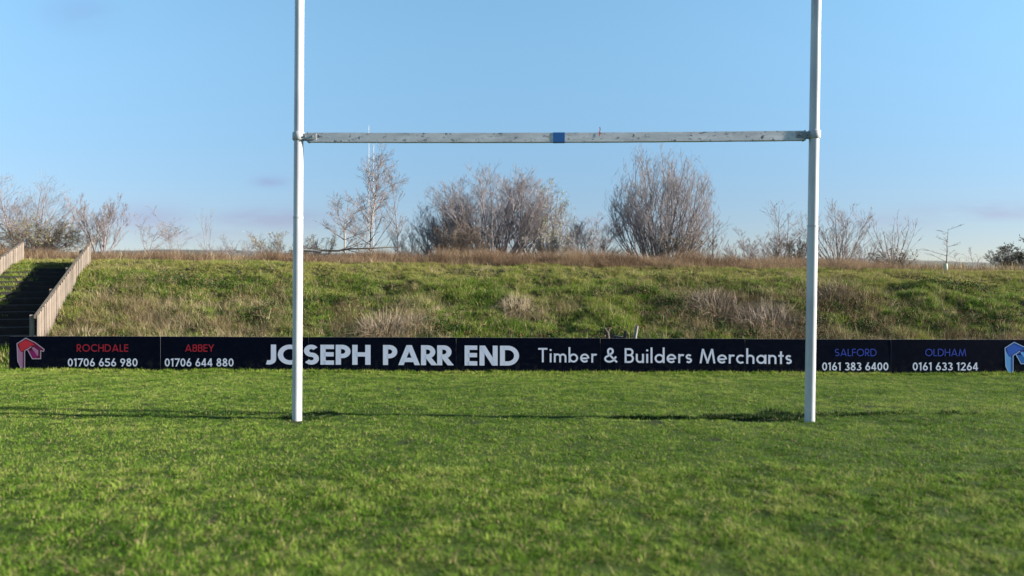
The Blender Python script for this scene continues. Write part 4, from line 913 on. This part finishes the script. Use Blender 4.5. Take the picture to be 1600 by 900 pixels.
# emblem: a roof over a leaning pillar and a hanging beak shape
def emblem(tx, ty, k, cols, label, panel):
    T = lambda x, y: ((x / 12 - 40.4) * k + tx, (515 + y / 12 - 528.3) * k + ty)
    e = empty('emblem', (0, 0, 0), None, None); e.parent = hoard; e['label'] = label
    def poly(name, pts_, mat, lay):
        V_ = []
        for x, y in pts_:
            px, py = T(x, y); s = b_at(px); V_.append(bp(s, b_z(s, py), .0022 + lay * .0004))
        return link(name, mesh_from(name, V_, [tuple(range(len(V_)))]), e, [M[mat]])
    poly('emblem_ground', [(485, 165), (322, 262), (330, 590), (400, 728), (468, 728), (466, 400), (512, 368), (610, 545), (765, 545), (770, 400), (815, 405), (828, 370), (660, 240)], cols[5], 0)
    poly('emblem_roof', [(485, 186), (350, 268), (392, 408), (428, 412), (470, 372), (590, 300), (660, 290), (610, 235)], cols[0], 1)
    poly('emblem_roof_shade', [(660, 290), (610, 235), (800, 380), (740, 372)], cols[1], 1)
    poly('emblem_pillar', [(330, 300), (392, 418), (436, 420), (436, 728), (404, 728), (338, 588)], cols[2], 2)
    poly('emblem_beak', [(540, 395), (640, 395), (712, 495), (700, 530), (620, 534)], cols[1], 3)
    poly('emblem_cheek', [(600, 335), (640, 330), (722, 392), (718, 496), (692, 480), (636, 398), (610, 370)], cols[3], 4)
    V_, F_ = [], []; lay = 5
    for line in ([(402, 730), (336, 590), (322, 262), (485, 160), (660, 242), (832, 372), (818, 408), (768, 396), (765, 546), (610, 546), (515, 372), (590, 318)], [(512, 366), (466, 400), (466, 728)]):
        P = [Vector((x / 12.0, y / 12.0)) for x, y in line]
        for q in ribbon_polys(P, False, False, 1.35):
            i0 = len(V_)
            for p in q:
                px, py = T(p.x * 12, p.y * 12); s = b_at(px); V_.append(bp(s, b_z(s, py), .0022 + lay * .0004))
            F_.append(tuple(range(i0, len(V_))))
        lay += 1
    link('emblem_outline', mesh_from('emblem_outline', V_, F_), e, [M[cols[4]]])
emblem(40.4, 528.3, 1.0, ('logo_red', 'logo_magenta', 'logo_pink', 'logo_pink', 'logo_line', 'logo_deep'), 'red and pink emblem at the left end', 0)
emblem(1584.3, 534.8, 1.04, ('logo_blue', 'logo_azure', 'logo_sky', 'logo_sky', 'logo_bline', 'logo_navy'), 'blue emblem at the right edge', 6)

# ------------------------------------------------------------------ stairs and their fences
st = empty('staircase', (FOOT.x, FOOT.y, gz1(FOOT.x, FOOT.y)), 'dark outdoor steps climbing the bank between two pale fences', 'stairs')
s0v = st.location.copy()
def sp3(al, ac, z): return Vector((FOOT.x + DIR.x * al + NRM.x * ac, FOOT.y + DIR.y * al + NRM.y * ac, z)) - s0v
nst = 15; tread = .385
for i in range(2, nst):
    a0 = -.15 + i * tread; a1 = a0 + tread + .02
    p = FOOT + DIR * (a0 + tread) + NRM * .6; t_ = float(np.clip((p.y - Yb(p.x) - .30) / 6.0, 0, 1)); zt = (1.98 - .0135 * p.x) * (1 - (1 - t_) ** 1.22) - .16 + .07 + random.uniform(-.006, .006)
    z0 = zt - .34
    co = [(a0, .02, z0), (a1, .02, z0), (a1, STW - .02, z0), (a0, STW - .02, z0), (a0, .02, zt), (a1, .02, zt), (a1, STW - .02, zt), (a0, STW - .02, zt)]
    me = mesh_from('step', [sp3(*q) for q in co], BF); bm = bmesh.new(); bm.from_mesh(me); bmesh.ops.recalc_face_normals(bm, faces=bm.faces[:])
    bmesh.ops.bevel(bm, geom=bm.edges[:], offset=.012, segments=1, affect='EDGES'); bm.to_mesh(me); bm.free()
    link('step', me, st, [M['step']])
# grass creeping over the left side of the steps
n = 1500; al = rng.uniform(.6, 5.7, n); ac = STW - np.abs(rng.normal(0, .22, n)) - .03
X = FOOT.x + DIR.x * al + NRM.x * ac; Y = FOOT.y + DIR.y * al + NRM.y * ac
scatter('stair_verge_grass', X, Y, rng.uniform(.5, 1.1, n), np.clip(.55 + rng.normal(0, .2, n), 0, 1), rv[:3], 'grass creeping over the left edge of the steps', 'grass', zadd=.20)

def fence(ac, a0, a1, ztop0, ztop1, label):
    p0 = FOOT + DIR * a0 + NRM * ac; root = empty('stair_fence', (p0.x, p0.y, gz1(p0.x, p0.y)), label, 'fence', 'fences beside the steps'); o0_ = root.location.copy()
    wd = .108; n_ = int((a1 - a0) / .102); var = []
    ang = math.atan2(DIR.y, DIR.x)
    for k in range(4):
        hh = .62
        var.append(box_mesh('pale', -wd / 2, wd / 2, -.0048, .0048, -.25, hh, bev=.0015)); var[-1].materials.append(M['timber'])
    for i in range(n_):
        a = a0 + .05 + i * .102; p = FOOT + DIR * a + NRM * ac; f = (a - a0) / (a1 - a0); zt = ztop0 + (ztop1 - ztop0) * f + random.uniform(-.012, .012)
        o = bpy.data.objects.new('pale', random.choice(var)); COL.objects.link(o); o.parent = root
        p = p - NRM * (.010 if i % 2 else 0.0) * 1.0; o.location = (p.x - o0_.x, p.y - o0_.y, zt - .62 - o0_.z); o.rotation_euler = (random.uniform(-.008, .008), random.uniform(-.010, .010), ang + random.uniform(-.008, .008))
    def beam(name, dz0, dz1, off0, off1, mat):
        V_ = []
        for a, zt in ((a0, ztop0), (a1, ztop1)):
            for dz, off in ((dz0, off0), (dz0, off1), (dz1, off1), (dz1, off0)):
                p = FOOT + DIR * a + NRM * (ac + off); V_.append(Vector((p.x, p.y, zt + dz)) - o0_)
        me = mesh_from(name, V_, [(0, 1, 2, 3), (7, 6, 5, 4), (0, 4, 5, 1), (1, 5, 6, 2), (2, 6, 7, 3), (3, 7, 4, 0)]); bm = bmesh.new(); bm.from_mesh(me); bmesh.ops.recalc_face_normals(bm, faces=bm.faces[:]); bm.to_mesh(me); bm.free()
        link(name, me, root, [M[mat]])
    beam('top_rail', -.045, .014, .011, .052, 'rail'); beam('lower_rail', -.42, -.365, .011, .052, 'rail')
    k = 0
    for a in np.arange(a0 + .1, a1, 1.55):
        p = FOOT + DIR * float(a) + NRM * (ac + .095); f = (a - a0) / (a1 - a0); zt = ztop0 + (ztop1 - ztop0) * f - .01; zg = gz1(p.x, p.y) - .15
        me = box_mesh('fence_post', -.04, .04, -.04, .04, zg - zt, 0, bev=.004); o = link('fence_post', me, root, [M['timber']]); o.location = (p.x - o0_.x, p.y - o0_.y, zt - o0_.z); o.rotation_euler = (0, 0, ang)
pE = W(140, 378, 18.6); a_end = (Vector((pE.x, pE.y)) - FOOT).dot(DIR)
fence(-.03, .18, a_end, .90, pE.z, 'pale close boarded fence on the right side of the steps')
pE2 = W(32, 378, 19.1); a2 = (Vector((pE2.x, pE2.y)) - FOOT).dot(DIR)
fence(STW + .03, .2, a2, .98, pE2.z, 'pale close boarded fence on the left side of the steps, cut by the frame')

# ------------------------------------------------------------------ cut stubs behind the boards
r = empty('cut_stump', (W(968, 528, 12.78).x, 12.78, .30), 'blackened stump with cut stubs poking above the boards', 'stump'); ro = r.location.copy()
def Wl(px, py, Y): return W(px, py, Y) - ro
tube_obj('root_mass', [Wl(945, 560, 12.8), Wl(955, 526, 12.8), Wl(975, 530, 12.8), Wl(996, 560, 12.8)], [.07, .06, .05, .05], M['bark_dark'], r, 8)
tube_obj('stub', [Wl(952, 540, 12.75), Wl(949, 520, 12.75), Wl(945, 513, 12.76)], [.05, .032, .016], M['bark_dark'], r, 8)
tube_obj('stub', [Wl(949, 524, 12.75), Wl(951, 515, 12.76), Wl(953, 512, 12.76)], [.025, .018, .012], M['bark_dark'], r, 8)
tube_obj('stub', [Wl(957, 540, 12.75), Wl(958, 522, 12.75)], [.03, .02], M['bark_dark'], r, 8)
tube_obj('stub', [Wl(974, 545, 12.75), Wl(977, 517, 12.75)], [.032, .024], M['bark_dark'], r, 8)
lg = tube_obj('cut_limb', [Wl(988, 560, 12.72), Wl(992, 530, 12.72), Wl(995.5, 509, 12.72)], [.028, .028, .026], M['bark_grey'], r, 10); lg['label'] = 'leaning stub with a pale sunlit side'
